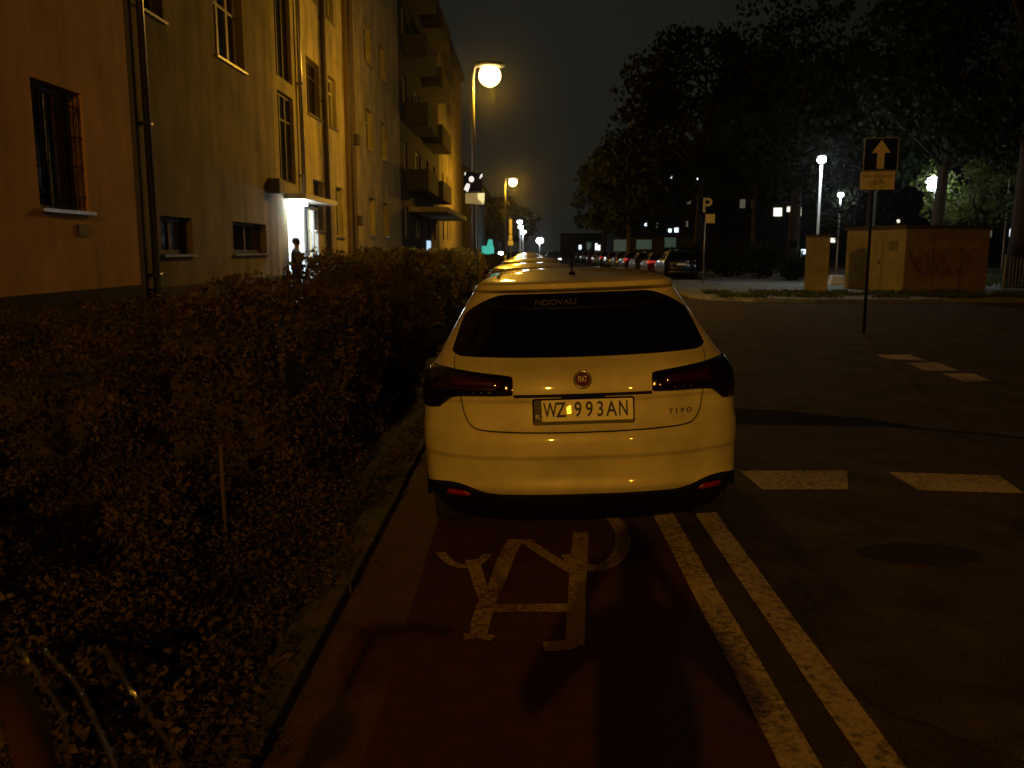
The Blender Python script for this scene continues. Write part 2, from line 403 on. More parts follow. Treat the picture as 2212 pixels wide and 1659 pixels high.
def hedge(name, x0, x1, y0, y1, h, n, size, label, cl=.16, m='leaf_hedge', group=None, dens=.12):
    """leaf shell round a box, ragged with clumps, with twig core"""
    L = y1-y0; W = x1-x0
    e = empty(name, ((x0+x1)/2, (y0+y1)/2, 0), 0, label, 'hedge', group)
    faces = [('t', W*L), ('n', W*h*2.0), ('r', L*h*1.2), ('l', L*h*.3)]
    tot = sum(a for _, a in faces); P = []
    for f, a in faces:
        k = int(n*a/tot)
        u = rng.uniform(0, 1, k); v = rng.uniform(0, 1, k); dd = rng.exponential(.07, k)
        if f == 't': q = np.stack([x0+W*u, y0+L*v, h-dd], 1)
        elif f == 'n': q = np.stack([x0+W*u, y0+dd, h*v], 1)
        elif f == 'r': q = np.stack([x1-dd, y0+L*u, h*v], 1)
        else: q = np.stack([x0+dd, y0+L*u, h*v], 1)
        P.append(q)
    P = np.concatenate(P)
    keep = np.ones(len(P), bool)
    for i, p in enumerate(P):
        nz = noise.noise_vector(Vector(p)*1.9); nz2 = noise.noise_vector(Vector(p)*6)
        P[i] += np.array(nz)*.26+np.array(nz2)*.10
        if noise.noise(Vector(p)*4.2) < -.16: keep[i] = False
    P = P[keep]; P[:, 2] = np.maximum(P[:, 2], .02)
    c = np.array([(x0+x1)/2, (y0+y1)/2, 0])
    leaves('foliage', P-c, size, M[m], e)
    b = MB()
    for i in range(int(L*3)+4):
        x = random.uniform(x0+.2, x1-.2)-c[0]; y = random.uniform(y0+.2, y1-.2)-c[1]
        b.tube([(x, y, 0), (x+random.uniform(-.2, .2), y+random.uniform(-.2, .2), h*.5), (x+random.uniform(-.3, .3), y+random.uniform(-.3, .3), h*.92)], [.02, .012, .005], 5)
    b.box(x0+.3-c[0], x1-.3-c[0], y0+.35-c[1], y1-.3-c[1], .05, h-.28)
    b.build('branches', M['bark'], e)
    return e
hedge('broad_hedge', -5.5, -2.6, 5.6, 11.4, .92, 40000, .032, 'broad low hedge filling the bed in front of the near house wall')
hedge('leafy_hedge', -2.7, -1.32, 5.3, 11.5, 1.30, 38000, .033, 'taller ragged hedge beside the kerb, left of the white car')
hedge('trimmed_hedge', -3.3, -1.55, 11.7, 29.5, 1.50, 40000, .06, 'long trimmed hedge running along the street past the lit doorway', m='leaf_top')
hedge('low_hedge', -2.9, -1.7, 33, 60, 1.25, 7000, .13, 'distant low hedge beyond the end of the long trimmed hedge')
# foreground ground cover and shrubs
n = 75000
x = np.minimum(rng.uniform(-5.5, -1.03, n)+rng.exponential(.03, n)*(rng.random(n)<.3), -.80); y = rng.uniform(1.0, 5.6, n); z = rng.exponential(.045, n)
P = np.stack([x, y, z], 1); keep = []
for i, p in enumerate(P):
    q = noise.noise(Vector((p[0]*1.1, p[1]*1.1, 3))); P[i, 2] += max(0, .10+.35*q)*rng.uniform(.2, 1)*min(1, (-1.05-p[0])*1.6)
    keep.append(noise.noise(Vector((p[0]*2.3, p[1]*2.3, 9))) > -.22 - .3*(p[0] < -1.6))
P = P[np.array(keep)]
tag(leaves('ground_cover', P, .026, M['leaf_hedge'], None, .2), kind='stuff')
gcl = 'low leafy shrub, '
shrubs = [(-2.5, 3.1, .62, .50, 'brightest one left of the thin stake'), (-3.3, 4.0, .85, .62, 'tall one in front of the broad hedge, left of the picture'),
   (-2.0, 4.35, .5, .40, 'small one at the foot of the broad hedge'), (-1.6, 2.5, .34, .34, 'smallest one right at the stake'),
   (-2.2, 2.15, .45, .42, 'nearest one behind the brake cables'), (-4.6, 4.6, 1.0, .7, 'largest one under the barred window')]
for (sx, sy, h, r, dsc) in shrubs:
    e = empty('low_shrub', (sx, sy, 0), 0, gcl+dsc, 'shrub', 'low shrubs in the foreground bed')
    k = 26; cs = np.stack([rng.normal(0, r*.5, k), rng.normal(0, r*.5, k), rng.uniform(.12, 1, k)*h], 1)
    leaves('foliage', clumps(cs, rng.uniform(.07, .16, k), 190), .03, M['leaf_hedge'], e)
    b = MB()
    for c in cs[:14]: b.tube([(c[0]*.15, c[1]*.15, 0), (c[0]*.6, c[1]*.6, c[2]*.6), tuple(c)], [.012, .008, .003], 5)
    b.build('stems', M['bark'], e)
# litter over the kerb
n = 5200; x = -1.03+rng.normal(0, .10, n); y = rng.uniform(1.2, 12, n); kk = np.array([noise.noise(Vector((0, q*1.3, 5)))+noise.noise(Vector((p*6, q*5, 2)))*.6 > abs(p+1.0)*2.2-.25 for p, q in zip(x, y)])
z = np.where(x > -.865, np.vectorize(gz)(x)+.006, .022)+rng.exponential(.006, n)
tag(leaves('leaf_litter', np.stack([x, y, z], 1)[kk], .032, M['leaf_hedge'], None, -3.0), kind='stuff')
# stake
g0 = gp(492, 1205, .0); 
b = MB(); b.tube([(g0.x, g0.y, -.05), (g0.x-.01, g0.y+.01, .45), (g0.x-.004, g0.y, .62)], [.012, .012, .011], 8)
tag(b.build('wooden_stake', mat('stake', (.11,.07,.055), .8, noise_s=20, noise_a=.3), smooth=True), 'thin reddish stake standing upright in the foreground bed', 'stake')

def tree(px_x, Y, H, crown_r, base, proto_n=0, label='', group=None, m='leaf_dark', trunk=.28, leaf=.26, k=46, per=120, spread=1):
    e = empty('street_tree' if group != 'trees in the park' else 'park_tree', (px_x, Y, 0), 0, label, 'tree', group)
    b = MB(); lean = random.uniform(-.4, .4)
    top = Vector((lean, random.uniform(-.3, .3), base+ (H-base)*.5))
    b.tube([(0, 0, -.1), (lean*.1, 0, base*.4), (lean*.4, 0, base), tuple(top), (top.x, top.y, H*.9)], [trunk*1.25, trunk, trunk*.8, trunk*.45, .05], 10)
    cs = []; rs = []
    for i in range(k):
        th = random.uniform(0, 2*PI); t = random.random(); zc = base+.3+(H-base-.6)*t
        rad = crown_r*(math.sin(PI*(.12+.8*t))**.7)*math.sqrt(random.uniform(.08, 1))*.86*spread
        c = (lean*.5+rad*math.cos(th), rad*math.sin(th), zc); cs.append(c); rs.append(crown_r*random.uniform(.16, .33))
        if i % 3 == 0:
            zb = base*.8+(zc-base)*.5
            b.tube([(lean*.4, 0, zb), ((lean*.4+c[0])/2, c[1]/2, (zb+zc)/2+.1), c], [trunk*.3, trunk*.18, .02], 6)
    b.build('trunk', M['bark'], e, True)
    leaves('crown', clumps(cs, rs, per), leaf, M[m], e)
    return e

# ------------------------------------------------------------------ buildings
def facade(X, y0, y1, z0, z1, ops, name, m, parent, depth=.16):
    """wall in plane x=X facing +x with openings (ya,yb,za,zb) and reveals"""
    ysn = sorted({y0, y1, *[o[0] for o in ops], *[o[1] for o in ops]}); zsn = sorted({z0, z1, *[o[2] for o in ops], *[o[3] for o in ops]})
    b = MB()
    for i in range(len(ysn)-1):
        for j in range(len(zsn)-1):
            ya, yb, za, zb = ysn[i], ysn[i+1], zsn[j], zsn[j+1]; cy = (ya+yb)/2; cz = (za+zb)/2
            if any(o[0] < cy < o[1] and o[2] < cz < o[3] for o in ops): continue
            b.quad((X, ya, za), (X, yb, za), (X, yb, zb), (X, ya, zb))
    for (ya, yb, za, zb) in ops:
        d = X-depth-.1
        b.quad((X, ya, za), (d, ya, za), (d, yb, za), (X, yb, za)); b.quad((X, ya, zb), (X, yb, zb), (d, yb, zb), (d, ya, zb))
        b.quad((X, ya, za), (X, ya, zb), (d, ya, zb), (d, ya, za)); b.quad((X, yb, za), (d, yb, za), (d, yb, zb), (X, yb, zb))
    # body of the house behind
    D = X-10
    b.quad((X, y0, z0), (X, y0, z1), (D, y0, z1), (D, y0, z0)); b.quad((X, y1, z0), (D, y1, z0), (D, y1, z1), (X, y1, z1))
    b.quad((D, y0, z0), (D, y0, z1), (D, y1, z1), (D, y1, z0)); b.quad((X, y0, z1), (X, y1, z1), (D, y1, z1), (D, y0, z1))
    o = b.build(name, m, parent); return o
def window(X, o, parent, frame='whiteframe', n=2, depth=.16, sill=True, fw=.06, pane='pane', transom=False, label=None):
    ya, yb, za, zb = o; x = X-depth
    b = MB(); g = .004
    ya += g; yb -= g; za += g; zb -= g
    b.box(x-.05, x, ya, yb, za, za+fw); b.box(x-.05, x, ya, yb, zb-fw, zb)
    for i in range(n+1):
        c = ya+(yb-ya)*i/n; w = fw if i in (0, n) else fw*1.5
        a = ya if i == 0 else (yb-w if i == n else c-w/2)
        b.box(x-.048, x+.003, a, a+w, za+fw, zb-fw)
    if transom:
        b.box(x-.046, x+.001, ya+fw, yb-fw, za+(zb-za)*.7, za+(zb-za)*.7+fw*.8)
    f = b.build('window', M[frame], parent)
    if label: f['label'] = label
    MB().box(x-.045, x-.03, ya+.01, yb-.01, za+.01, zb-.01).build('pane', M[pane], f)
    if sill: MB().box(X-.1, X+.07, ya-.05, yb+.05, za-.05, za-.006).build('sill', M['zinc'], f)
    return f
Y0 = lambda px, X=-6.2: fy(px, X)
# --- near stucco house
XA = -5.8
ya_end = Y0(300, XA)
A = empty('near_house', (XA, 0, 0), 0, 'orange stucco house at the left edge with one barred window', 'house')
A.location = (0, 0, 0)
wopsA = [(Y0(95, XA), Y0(200, XA), 2.12, 3.62), (5.4, 6.9, 2.12, 3.62), (Y0(95, XA), Y0(200, XA), 5.45, 7.0), (5.4, 6.9, 5.45, 7.0), (Y0(95, XA), Y0(200, XA), 8.7, 10.2), (5.4, 6.9, 8.7, 10.2)]
facade(XA, -8, ya_end, 0, 12.5, wopsA, 'wall', M['stucco_a'], A)
MB().box(XA-.02, XA+.05, -8, ya_end+.04, -.1, 1.11).build('plinth', M['plinth'], A)
MB().box(XA-10.2, XA+.35, -8.3, ya_end+.1, 12.5, 12.7).build('roof', M['zinc'], A)
for i, o in enumerate(wopsA):
    w = window(XA, o, A, 'darkwood', 2, .17)
    if i == 0:
        b = MB(); ya, yb, za, zb = o
        for k in range(9):
            c = ya+(yb-ya)*(k+.5)/9; b.tube([(XA-.04, c, za+.03), (XA-.02, c, zb-.03)], .009, 6)
        for k in range(4):
            c = za+(zb-za)*(k+.5)/4; b.tube([(XA-.03, ya+.01, c), (XA-.03, yb-.01, c)], .009, 6)
        for k in range(8):
            c = ya+(yb-ya)*(k+1)/9; zc = za+.2+.35*(k % 4)
            b.tube([(XA-.03, c+.05*math.sin(t), zc+.05*math.cos(t)) for t in np.linspace(0, 2*PI, 9)], .006, 5, False)
        b.build('window_bars', M['iron'], A)
vp = yp(180, 500, 10)
b = MB(); yv = Y0(180, XA); b.box(XA, XA+.03, yv-.12, yv+.08, 1.80, 1.95); b.build('air_vent', M['darkwood'], A)
# --- middle apartment block
XB = -6.2; yB0 = ya_end+.15; yB1 = Y0(868)
Bd = empty('apartment_block', (0, 0, 0), 0, 'ochre stucco apartment block with the bright white lit entrance', 'apartment block')
ops = []; wins = []
def row(px0, px1, z0, z1, store=True, n=2, fr='whiteframe'):
    o = (Y0(px0), Y0(px1), z0, z1); ops.append(o); wins.append((o, n, fr)); return o
rows = [(2.2, 3.65), (5.45, 7.0), (8.7, 10.2), (11.95, 13.4)]
for (a, c) in rows[1:]:
    row(330, 382, a, c, n=2); row(487, 546, a, c, n=3); row(675, 702, a, c, n=2, fr='darkwood'); row(720, 736, a, c)
    row(797, 811, a, c); row(828, 840, a, c)
a, c = rows[0]
row(681, 702, a, c, fr='darkwood'); row(729, 744, a-.15, c); row(800, 812, a, c); row(830, 841, a, c)
row(350, 418, 1.55, 2.2, n=2, fr='darkwood'); row(505, 577, 1.55, 2.22, n=2, fr='darkwood'); 
st1 = (Y0(612), Y0(645), 3.35, 5.55); st2 = (Y0(612), Y0(645), 5.9, 9.4); st3 = (Y0(612), Y0(645), 9.8, 13.4)
ent = (Y0(624), Y0(686), .25, 2.85)
yS = Y0(603); ALL = ops+[st1, st2, st3, ent]
facade(XB, yB0, yS-.002, 0, 16, [o for o in ALL if o[1] < yS], 'wall', mat('stucco_darker', (.27,.22,.145), .9, noise_s=1.1, noise_a=.6, stretch=.12, bump=.7, bump_s=45), Bd)  # this stretch of wall has a darker stucco tone
facade(XB, yS, yB1, 0, 16, [o for o in ALL if o[0] > yS], 'wall', M['stucco_b'], Bd)
for (o, n, fr) in wins: window(XB, o, Bd, fr, n, .15, fw=.07, transom=(o[3]-o[2] > 1))
for o in (st1, st2, st3): window(XB, o, Bd, 'darkwood', 3, .10, sill=False, transom=True)
b = MB()
b.box(XB-.02, XB+.04, yB0, ent[0]-.02, -.1, 1.0); b.box(XB-.02, XB+.04, ent[1]+.02, yB1, -.1, 1.0)
b.build('plinth', M['spandrel'], Bd)
b = MB(); b.box(XB-10.2, XB+.45, yB0, yB1, 16.0, 16.18); b.tube([(XB+.5, yB0, 16.05), (XB+.5, yB1, 16.05)], .07, 8); b.build('roof', M['zinc'], Bd)
def pipe(X, y, z1, parent, r=.055, m='zinc'):
    b = MB(); b.tube([(X+.10, y, .1), (X+.10, y, z1)], r, 10)
    for k in range(int(z1/2.4)): b.box(X-.01, X+.17, y-.075, y+.075, 1.2+k*2.4, 1.25+k*2.4)
    return b.build('downpipe', M[m], parent, True)
pipe(XB, Y0(322), 16, Bd, .06); pipe(XB, Y0(654), 16, Bd, .06); pipe(XB, Y0(705), 16, Bd, .075, 'darkwood'); pipe(XB, Y0(757), 16, Bd, .09, 'darkwood')
b = MB(); b.box(XB, XB+.16, yB0-.1, yB0+.55, 0, 16); b.build('dark_corner_strip', mat('dark_wall_strip', (.08,.045,.03), .9, noise_s=4, noise_a=.3), Bd)  # raised dark brown strip up the corner of the wall
b = MB(); b.box(XB, XB+.12, Y0(752), Y0(768), 0, 16); b.build('dark_wall_strip', mat('dark_wall_strip_b', (.12,.08,.045), .9, noise_s=4, noise_a=.3), Bd)  # second raised dark brown strip farther along the wall
# gutter hoppers / little boxes
for (px, py) in ((765, 300), (768, 475), (590, 400)):
    y = Y0(px); z = yp(px, py, y).z; MB().box(XB+.0, XB+.28, y-.2, y+.25, z-.2, z+.15).build('wall_box', M['darkwood'], Bd, bevel=.02)
# lit entrance lobby
ya, yb, za, zb = ent; d = 1.5
b = MB()
b.quad((XB-.26, ya, za), (XB-d, ya, za), (XB-d, yb, za), (XB-.26, yb, za)); b.quad((XB-d, ya, za), (XB-d, yb, za), (XB-d, yb, zb), (XB-d, ya, zb))
b.quad((XB-.26, yb, za), (XB-.26, yb, zb), (XB-d, yb, zb), (XB-d, yb, za)); b.quad((XB-.26, ya, za), (XB-d, ya, za), (XB-d, ya, zb), (XB-.26, ya, zb))
b.quad((XB-.26, ya, zb), (XB-.26, yb, zb), (XB-d, yb, zb), (XB-d, ya, zb)); b.build('lobby', M['white_lobby'], Bd)
b = MB()
ydr = ya+(yb-ya)*.62
for yy in (ydr, ydr+(yb-ydr)*.5, yb-.07): b.box(XB-.02, XB+.05, yy, yy+.07, za, zb)
b.box(XB-.015, XB+.045, ydr, yb, zb-.1, zb-.01); b.box(XB-.015, XB+.045, ydr+.07, yb-.07, za+1.0, za+1.08)
b.build('door_frame', M['sign_grey'], Bd)
b = MB(); b.box(XB+.0, XB+.55, ya-.25, yb+.3, zb+.06, zb+.20); b.build('entrance_canopy', M['whiteframe'], Bd, bevel=.01)
b = MB(); b.box(XB+.08, XB+.40, ya-.1, ya+.5, zb-.08, zb+.055); b.build('canopy_lamp', mat('canopy_lamp', (.9,.9,.9), .4, emit=(.85,.95,1), estr=30), Bd)
b = MB(); b.box(XB+.0, XB+1.3, ya-.2, yb+.3, 0, .24); b.box(XB+1.3, XB+1.6, ya-.2, yb+.3, 0, .12); b.build('steps', M['concrete'], Bd)
def lamp(kind, name, loc, e, col, size=.2, rot=(0,0,0), spot=None):
    l = bpy.data.lights.new(name, kind); l.energy = e; l.color = col
    if kind == 'AREA': l.size = size
    else: l.shadow_soft_size = size
    if spot: l.spot_size = spot; l.spot_blend = .6
    o = bpy.data.objects.new(name, l); COL.objects.link(o); o.location = loc; o.rotation_euler = rot; return o
lamp('POINT', 'lobby_light', (XB-.7, (ya+yb)/2, zb-.35), 170, (.86,.95,1), .15)
lamp('POINT', 'canopy_light', (XB+.4, ya+.55, zb-.18), 5, (.86,.95,1), .1)
# --- balcony block
yC0 = yB1+.02; yC1 = Y0(950)
Cb = empty('balcony_block', (0, 0, 0), 0, 'darker apartment block with stacked balconies beyond the ochre one', 'apartment block')
opsC = []; 
for k in range(5):
    z = 2.3+3.25*k
    for (p0, p1) in ((876, 884), (900, 912), (922, 928), (938, 942)): opsC.append((Y0(p0), Y0(p1), z-.1 if k else z, z+1.5))
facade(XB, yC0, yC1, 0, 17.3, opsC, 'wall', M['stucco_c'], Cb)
for o in opsC: window(XB, o, Cb, 'whiteframe', 2, .12, sill=False, fw=.09)
for k in range(1, 5):
    z = 1.35+3.25*k
    for (p0, p1) in ((880, 905), (918, 940)):
        a, c = Y0(p0), Y0(p1)
        bb = MB(); bb.box(XB, XB+1.15, a, c, z, z+.16); bal = bb.build('balcony', M['stucco_c'], Cb)
        b = MB(); b.box(XB+1.1, XB+1.15, a, c, z+.165, z+1.1); b.box(XB+.003, XB+1.097, a, a+.05, z+.165, z+1.1); b.box(XB+.003, XB+1.097, c-.05, c, z+.165, z+1.1)
        b.build('balcony_panel', M['spandrel'], bal)
MB().box(XB-10, XB+.4, yC0, yC1, 17.3, 17.5).build('roof', M['plinth'], Cb)
MB().box(XB, XB+2.0, Y0(884), Y0(946), 3.6, 3.85).build('entrance_canopy', M['stucco_b'], Cb)
MB().box(XB+.02, XB+.06, Y0(921), Y0(929), .9, 2.2).build('lit_door_pane', mat('door_glow', (.3,.5,.8), .4, emit=(.5,.75,1), estr=.9), Cb)
# --- far block and low dark house
yD1 = Y0(999)
Dd = empty('far_block', (0, 0, 0), 0, 'far apartment block, lit orange by the second street lamp', 'apartment block')
opsD = []
for k in range(5):
    z = 2.4+3.2*k
    for (p0, p1) in ((957, 960), (966, 968.5), (975, 977), (984, 986)): opsD.append((Y0(p0), Y0(p1), z, z+1.6))
facade(XB, yC1+.02, yD1, 0, 17.0, opsD, 'wall', M['stucco_b'], Dd)
for o in opsD: window(XB, o, Dd, 'whiteframe', 2, .1, sill=False, fw=.12)
MB().box(XB-10, XB+.4, yC1+.02, yD1, 17.0, 17.2).build('roof', M['plinth'], Dd)
Ed = empty('low_house', (0, 0, 0), 0, 'low dark house at the far end of the left row', 'house')
MB().box(-14, -5.4, yD1+.5, 128, 0, 9.0).build('wall', M['far_wall'], Ed)
b = MB(); b.prism([(-14.3, 9.003), (-5.1, 9.003), (-9.7, 11.5)], lambda u, v: (u, yD1+.3, v), lambda u, v: (u, 128.3, v)); b.build('roof', M['plinth'], Ed)
for k, (yy, zz_) in enumerate(((100, 4.5), (108, 4.5), (118, 5))): MB().box(-5.43, -5.37, yy, yy+1.4, zz_, zz_+1.5).build('window', M['pane'], Ed)

# right hand distant buildings
def pane_px(Y, px, py, w, h, m, parent, name='lit_window'):
    p = yp(px, py, Y); s = Y/1850
    return MB().box(p.x-w*s/2, p.x+w*s/2, Y-.06, Y-.004, p.z-h*s/2, p.z+h*s/2).build(name, M[m], parent)
FR = empty('park_apartment_block', (0, 0, 0), 0, 'long dark apartment block behind the park with a few lit windows', 'apartment block')
YF = 120
b = MB(); b.box(12, 95, YF, YF+12, 0, 15.5); b.build('wall', M['far_wall'], FR)
MB().box(11.7, 95.3, YF-.3, YF+12.3, 15.503, 15.8).build('roof', M['plinth'], FR)
for (px, py, w, h, m) in ((1680,458,17,17,'win_warm'),(1722,458,16,17,'win_warm'),(1703,452,6,10,'win_warm'),(1395,483,5,9,'win_cool'),(1420,487,4,10,'win_dimw'),(1447,498,6,7,'win_cool'),
   (1461,497,8,9,'win_cool'),(1484,484,4,12,'win_dimw'),(1450,383,4,4,'win_cool'),(1505,386,5,5,'win_cool'),(1437,407,4,4,'win_dimw'),(1488,436,8,8,'win_dimw'),(1604,440,11,18,'win_dimw'),(1630,440,12,18,'win_dimw'),
   (1723,488,9,5,'win_warm'),(1715,517,16,14,'win_cool'),(1735,548,9,18,'win_cool'),(1799,519,9,9,'win_warm'),(1618,521,26,20,'win_green'),(1582,520,6,8,'win_cool'),(2112,505,8,14,'win_cool'),(2135,505,14,14,'win_dimw'),
   (2187,503,12,16,'win_cool'),(2205,505,14,18,'win_cool'),(2195,478,14,6,'win_cool'),(1600,395,5,4,'win_dimw'),(1910,470,7,10,'win_dimw'),(1932,462,5,7,'win_dimw'),(1940,478,6,6,'win_warm'),(1905,485,5,5,'win_warm')):
    pane_px(YF, px, py, w, h, m, FR)
for k in range(26):   # unlit windows
    MB().box(16+k*3, 17.5+k*3, YF-.03, YF-.004, 9.2, 10.8).build('window', M['pane'], FR)
SH = empty('low_shop', (0, 0, 0), 0, 'low shop building with dim green lit panels behind the right row of cars', 'shop')
MB().box(9.8, 24, 92, 100, 0, 2.95).build('wall', M['far_wall'], SH); MB().box(9.5, 24.3, 91.6, 100.3, 2.953, 3.1).build('roof', M['plinth'], SH)
for (px, py, w, h) in ((1343,530,34,24),(1391,528,32,20),(1448,523,24,22)):
    pane_px(92, px, py, w, h, 'win_green', SH, 'lit_panel')
F2 = empty('end_building', (0, 0, 0), 0, 'distant building at the end of the street with a row of small white lights', 'building')
MB().box(7.5, 60, 190, 200, 0, 5).build('wall', M['far_wall'], F2)
MB().box(7.2, 60.3, 189.7, 200.3, 5.003, 5.3).build('roof', M['plinth'], F2)
for (px, py, w, h, m) in ((1253,534,5,9,'win_cool'),(1271,534,3,12,'win_dimw'),(1288,533,4,14,'win_cool'),(1294,535,5,11,'win_warm'),(1313,535,4,10,'win_warm'),(1321,527,3,5,'win_dimw'),(1272,530,10,14,'win_green')):
    pane_px(190, px, py, w, h, m, F2)
TK = empty('kiosk', (0, 0, 0), 0, 'small kiosk glowing teal at the far left kerb under the second lamp', 'kiosk')
p = yp(1055, 534, 99)
MB().box(p.x-.75, p.x+.55, 99, 101, 0, 2.1).build('cabin', M['teal'], TK); b = MB(); b.prism([(-.2, 2.103), (.45, 2.103), (.38, 2.85), (.02, 2.85)], lambda u, v: (p.x+u, 99.2, v), lambda u, v: (p.x+u, 100.6, v)); b.build('lit_sign', M['teal'], TK)

# ------------------------------------------------------------------ right: shed, pillar, fence
SHD = empty('utility_shed', (13.6, 31.5, .11), math.atan2(1.0, 4.3), 'low ochre utility shed with graffiti on its right wall', 'shed')
W, D, H = 3.5, 3.6, 2.28
b = MB(); b.box(0, W, 0, D, 0, H); b.build('wall', M['shed_wall'], SHD)
b = MB(); b.box(.02, W-.02, -.012, -.002, .1, H-.12)
b.build('graffiti_wall', M['shed_graffiti'], SHD)
b = MB(); b.box(-.1, W+.1, -.12, D+.1, H+.003, H+.13); b.build('roof', M['shed_dark'], SHD)
b = MB(); b.box(-.03, -.003, 1.3, 2.3, .05, H-.25); d_ = b.build('door', M['shed_wall'], SHD); MB().box(-.06, -.032, 1.4, 1.45, 1.0, 1.15).build('handle', M['iron'], d_)
b = MB()
for k in range(3):   # graffiti strokes
    pts = [(.5+k*1.0+.4*math.sin(t*1.7+k), -.014, 1.1+.45*math.cos(t*2.3+k*2)) for t in np.linspace(0, 5, 40)]
    b.tube(pts, .03, 5)
    b.tube([(.5+k*1.0+.2*math.cos(t), -.014, 1.0+.3*math.sin(t*1.6)) for t in np.linspace(0, 4, 24)], .014, 5)
b.build('graffiti', mat('spray', (.15,.07,.05), .7), SHD)
p1 = gp(1742, 627, .11); 
PL = empty('brick_pillar', (p1.x-.08, p1.y, .11), R(-16), 'narrow ochre pillar standing left of the utility shed', 'pillar')
MB().box(0, .82, 0, .6, 0, 2.0).build('shaft', M['shed_wall'], PL); MB().box(-.05, .87, -.05, .65, 2.003, 2.1).build('cap', M['shed_dark'], PL)
p2 = gp(1795, 632, .11); p2.x = 13.62; p2.y = 36.9
b = MB(); b.prism([(-.38, 0), (.38, 0), (.34, .12), (.2, .42), (-.3, .42), (-.36, .12)], lambda u, v: (p2.x+.05+u*.95, p2.y+1.2, .112+v), lambda u, v: (p2.x+.05+u*.95, p2.y+1.6, .112+v))
tag(b.build('concrete_barrier', M['barrier'], bevel=.02), 'white concrete block on the ground between the pillar and the shed', 'barrier')
FN = empty('metal_fence', (18.2, 33.2, .11), 0, 'thin metal fence right of the utility shed with grass behind', 'fence')
b = MB()
for k in range(46): b.box(k*.13, k*.13+.02, 0, .02, .05, 1.25)
b.build('bars', M['steel'], FN); MB().box(0, 6, -.022, -.002, .18, .22).box(0, 6, -.022, -.002, 1.1, 1.14).build('rails', M['steel'], FN)
for k in range(4): MB().box(k*2-.03, k*2+.03, .03, .09, 0, 1.35).build('post', M['steel'], FN)
b = MB()
for k in range(1, 3): b.box(W*k/3-.012, W*k/3+.012, -.016, -.0125, .1, H-.13)
b.build('panel_joint', M['shed_dark'], SHD)
b = MB()
for k in range(6): b.box(-.012, -.002, .4, .9, 1.5+k*.06, 1.53+k*.06)
b.build('vent', M['shed_dark'], SHD)
# grass tufts on the pavement edge and behind fence
n = 9000; P = np.concatenate([np.stack([rng.uniform(6.2, 22, n), rng.uniform(27.6, 31, n), rng.uniform(.11, .22, n)], 1), np.stack([rng.uniform(17.5, 30, 5000), rng.uniform(33.8, 42, 5000), rng.uniform(.11, .55, 5000)], 1)])
kk = np.array([noise.noise(Vector((q[0]*.9, q[1]*.9, 1))) > -.02 or q[1] > 33 for q in P]); 
tag(leaves('grass', P[kk], .10, M['leaf_lit']), kind='stuff')
# shrubs behind pavement
for i, (px, Y, r, h) in enumerate(((1560, 50, 1.9, 1.5), (1640, 47, 2.0, 1.9), (1700, 44, 1.6, 1.4), (1500, 56, 2.2, 1.6))):
    p = gp(px, 560, 0); X = (px-1140)/1850*Y
    e = empty('park_shrub', (X, Y, .1), 0, ['wide dark shrub behind the parking sign', 'tall dark shrub between the parking sign and the pillar', 'dark shrub just left of the pillar', 'dark shrub behind the parked black car'][i], 'shrub', 'shrubs along the park edge')
    k = 40; cs = np.stack([rng.normal(0, r*.5, k), rng.normal(0, r*.4, k), rng.uniform(.15, 1, k)*h], 1)
    leaves('foliage', clumps(cs, rng.uniform(.2, .45, k), 70), .14, M['leaf_dark'], e)
    b = MB()
    for c in cs[:12]: b.tube([(c[0]*.2, c[1]*.2, 0), (c[0]*.6, c[1]*.6, c[2]*.6), tuple(c)], [.03, .02, .006], 5)
    b.build('stems', M['bark'], e)

# ------------------------------------------------------------------ trees
G = 'trees in the park'
def tx(px, Y): return (px-1140)/1850*Y
tree(tx(1345, 78)+.5, 78, 11.5, 5.2, 3.6, label='dark tree standing behind the right row of cars, its crown edge against the sky', group=G, leaf=.34)
tree(tx(1300, 105), 105, 11, 5.0, 3.8, label='dark tree far down the right row of cars', group=G, leaf=.4, per=80)
tree(tx(1500, 60), 60, 16, 6.2, 5.4, label='tall dark tree above the parking sign, left of its neighbour', group=G, leaf=.34, k=64)
tree(tx(1702, 50), 50, 15.5, 6.3, 5.2, label='big dark tree with a straight trunk left of the white park lamp', group=G, leaf=.3, trunk=.33, k=70)
tree(tx(1620, 75), 75, 17, 6.5, 6.5, label='dark tree deep in the park behind the straight trunk', group=G, leaf=.4)
tree(tx(1860, 52), 52, 12.5, 4.6, 5.5, label='dark tree behind the shed, right of the white park lamp', group=G, leaf=.3)
tree(tx(2000, 40), 40, 15, 5.6, 5.6, label='dark tree rising right behind the shed roof', group=G, leaf=.28, k=66)
tree(tx(2180, 35.5), 35.5, 15, 5.8, 5.9, label='thick trunked dark tree at the right edge beside the fence', group=G, leaf=.26, trunk=.42, k=66)
tree(tx(1840, 62), 62, 8.5, 3.6, 2.2, label='low green tree behind the shed left of the glowing foliage', group=G, leaf=.26)
tree(tx(2075, 46.5), 46.5, 7.2, 3.3, 2.7, label='tree with yellow green leaves glowing round a white lamp behind the shed', group=G, m='leaf_lit', leaf=.19, k=52, per=60, trunk=.14)
GL = 'trees at the left kerb'
tree(-4.0, 112, 8.2, 3.2, 2.6, label='brownish street tree just past the second orange lamp', group=GL, m='leaf_brown', leaf=.36, per=70)
tree(-3.6, 125, 9.0, 3.4, 3.0, label='brownish street tree farther past the second orange lamp', group=GL, m='leaf_brown', leaf=.4, per=60)
tree(-1.5, 160, 9.0, 4.2, 3.4, label='brownish tree at the far end of the street near the white lamps', group=GL, m='leaf_brown', leaf=.5, per=60)

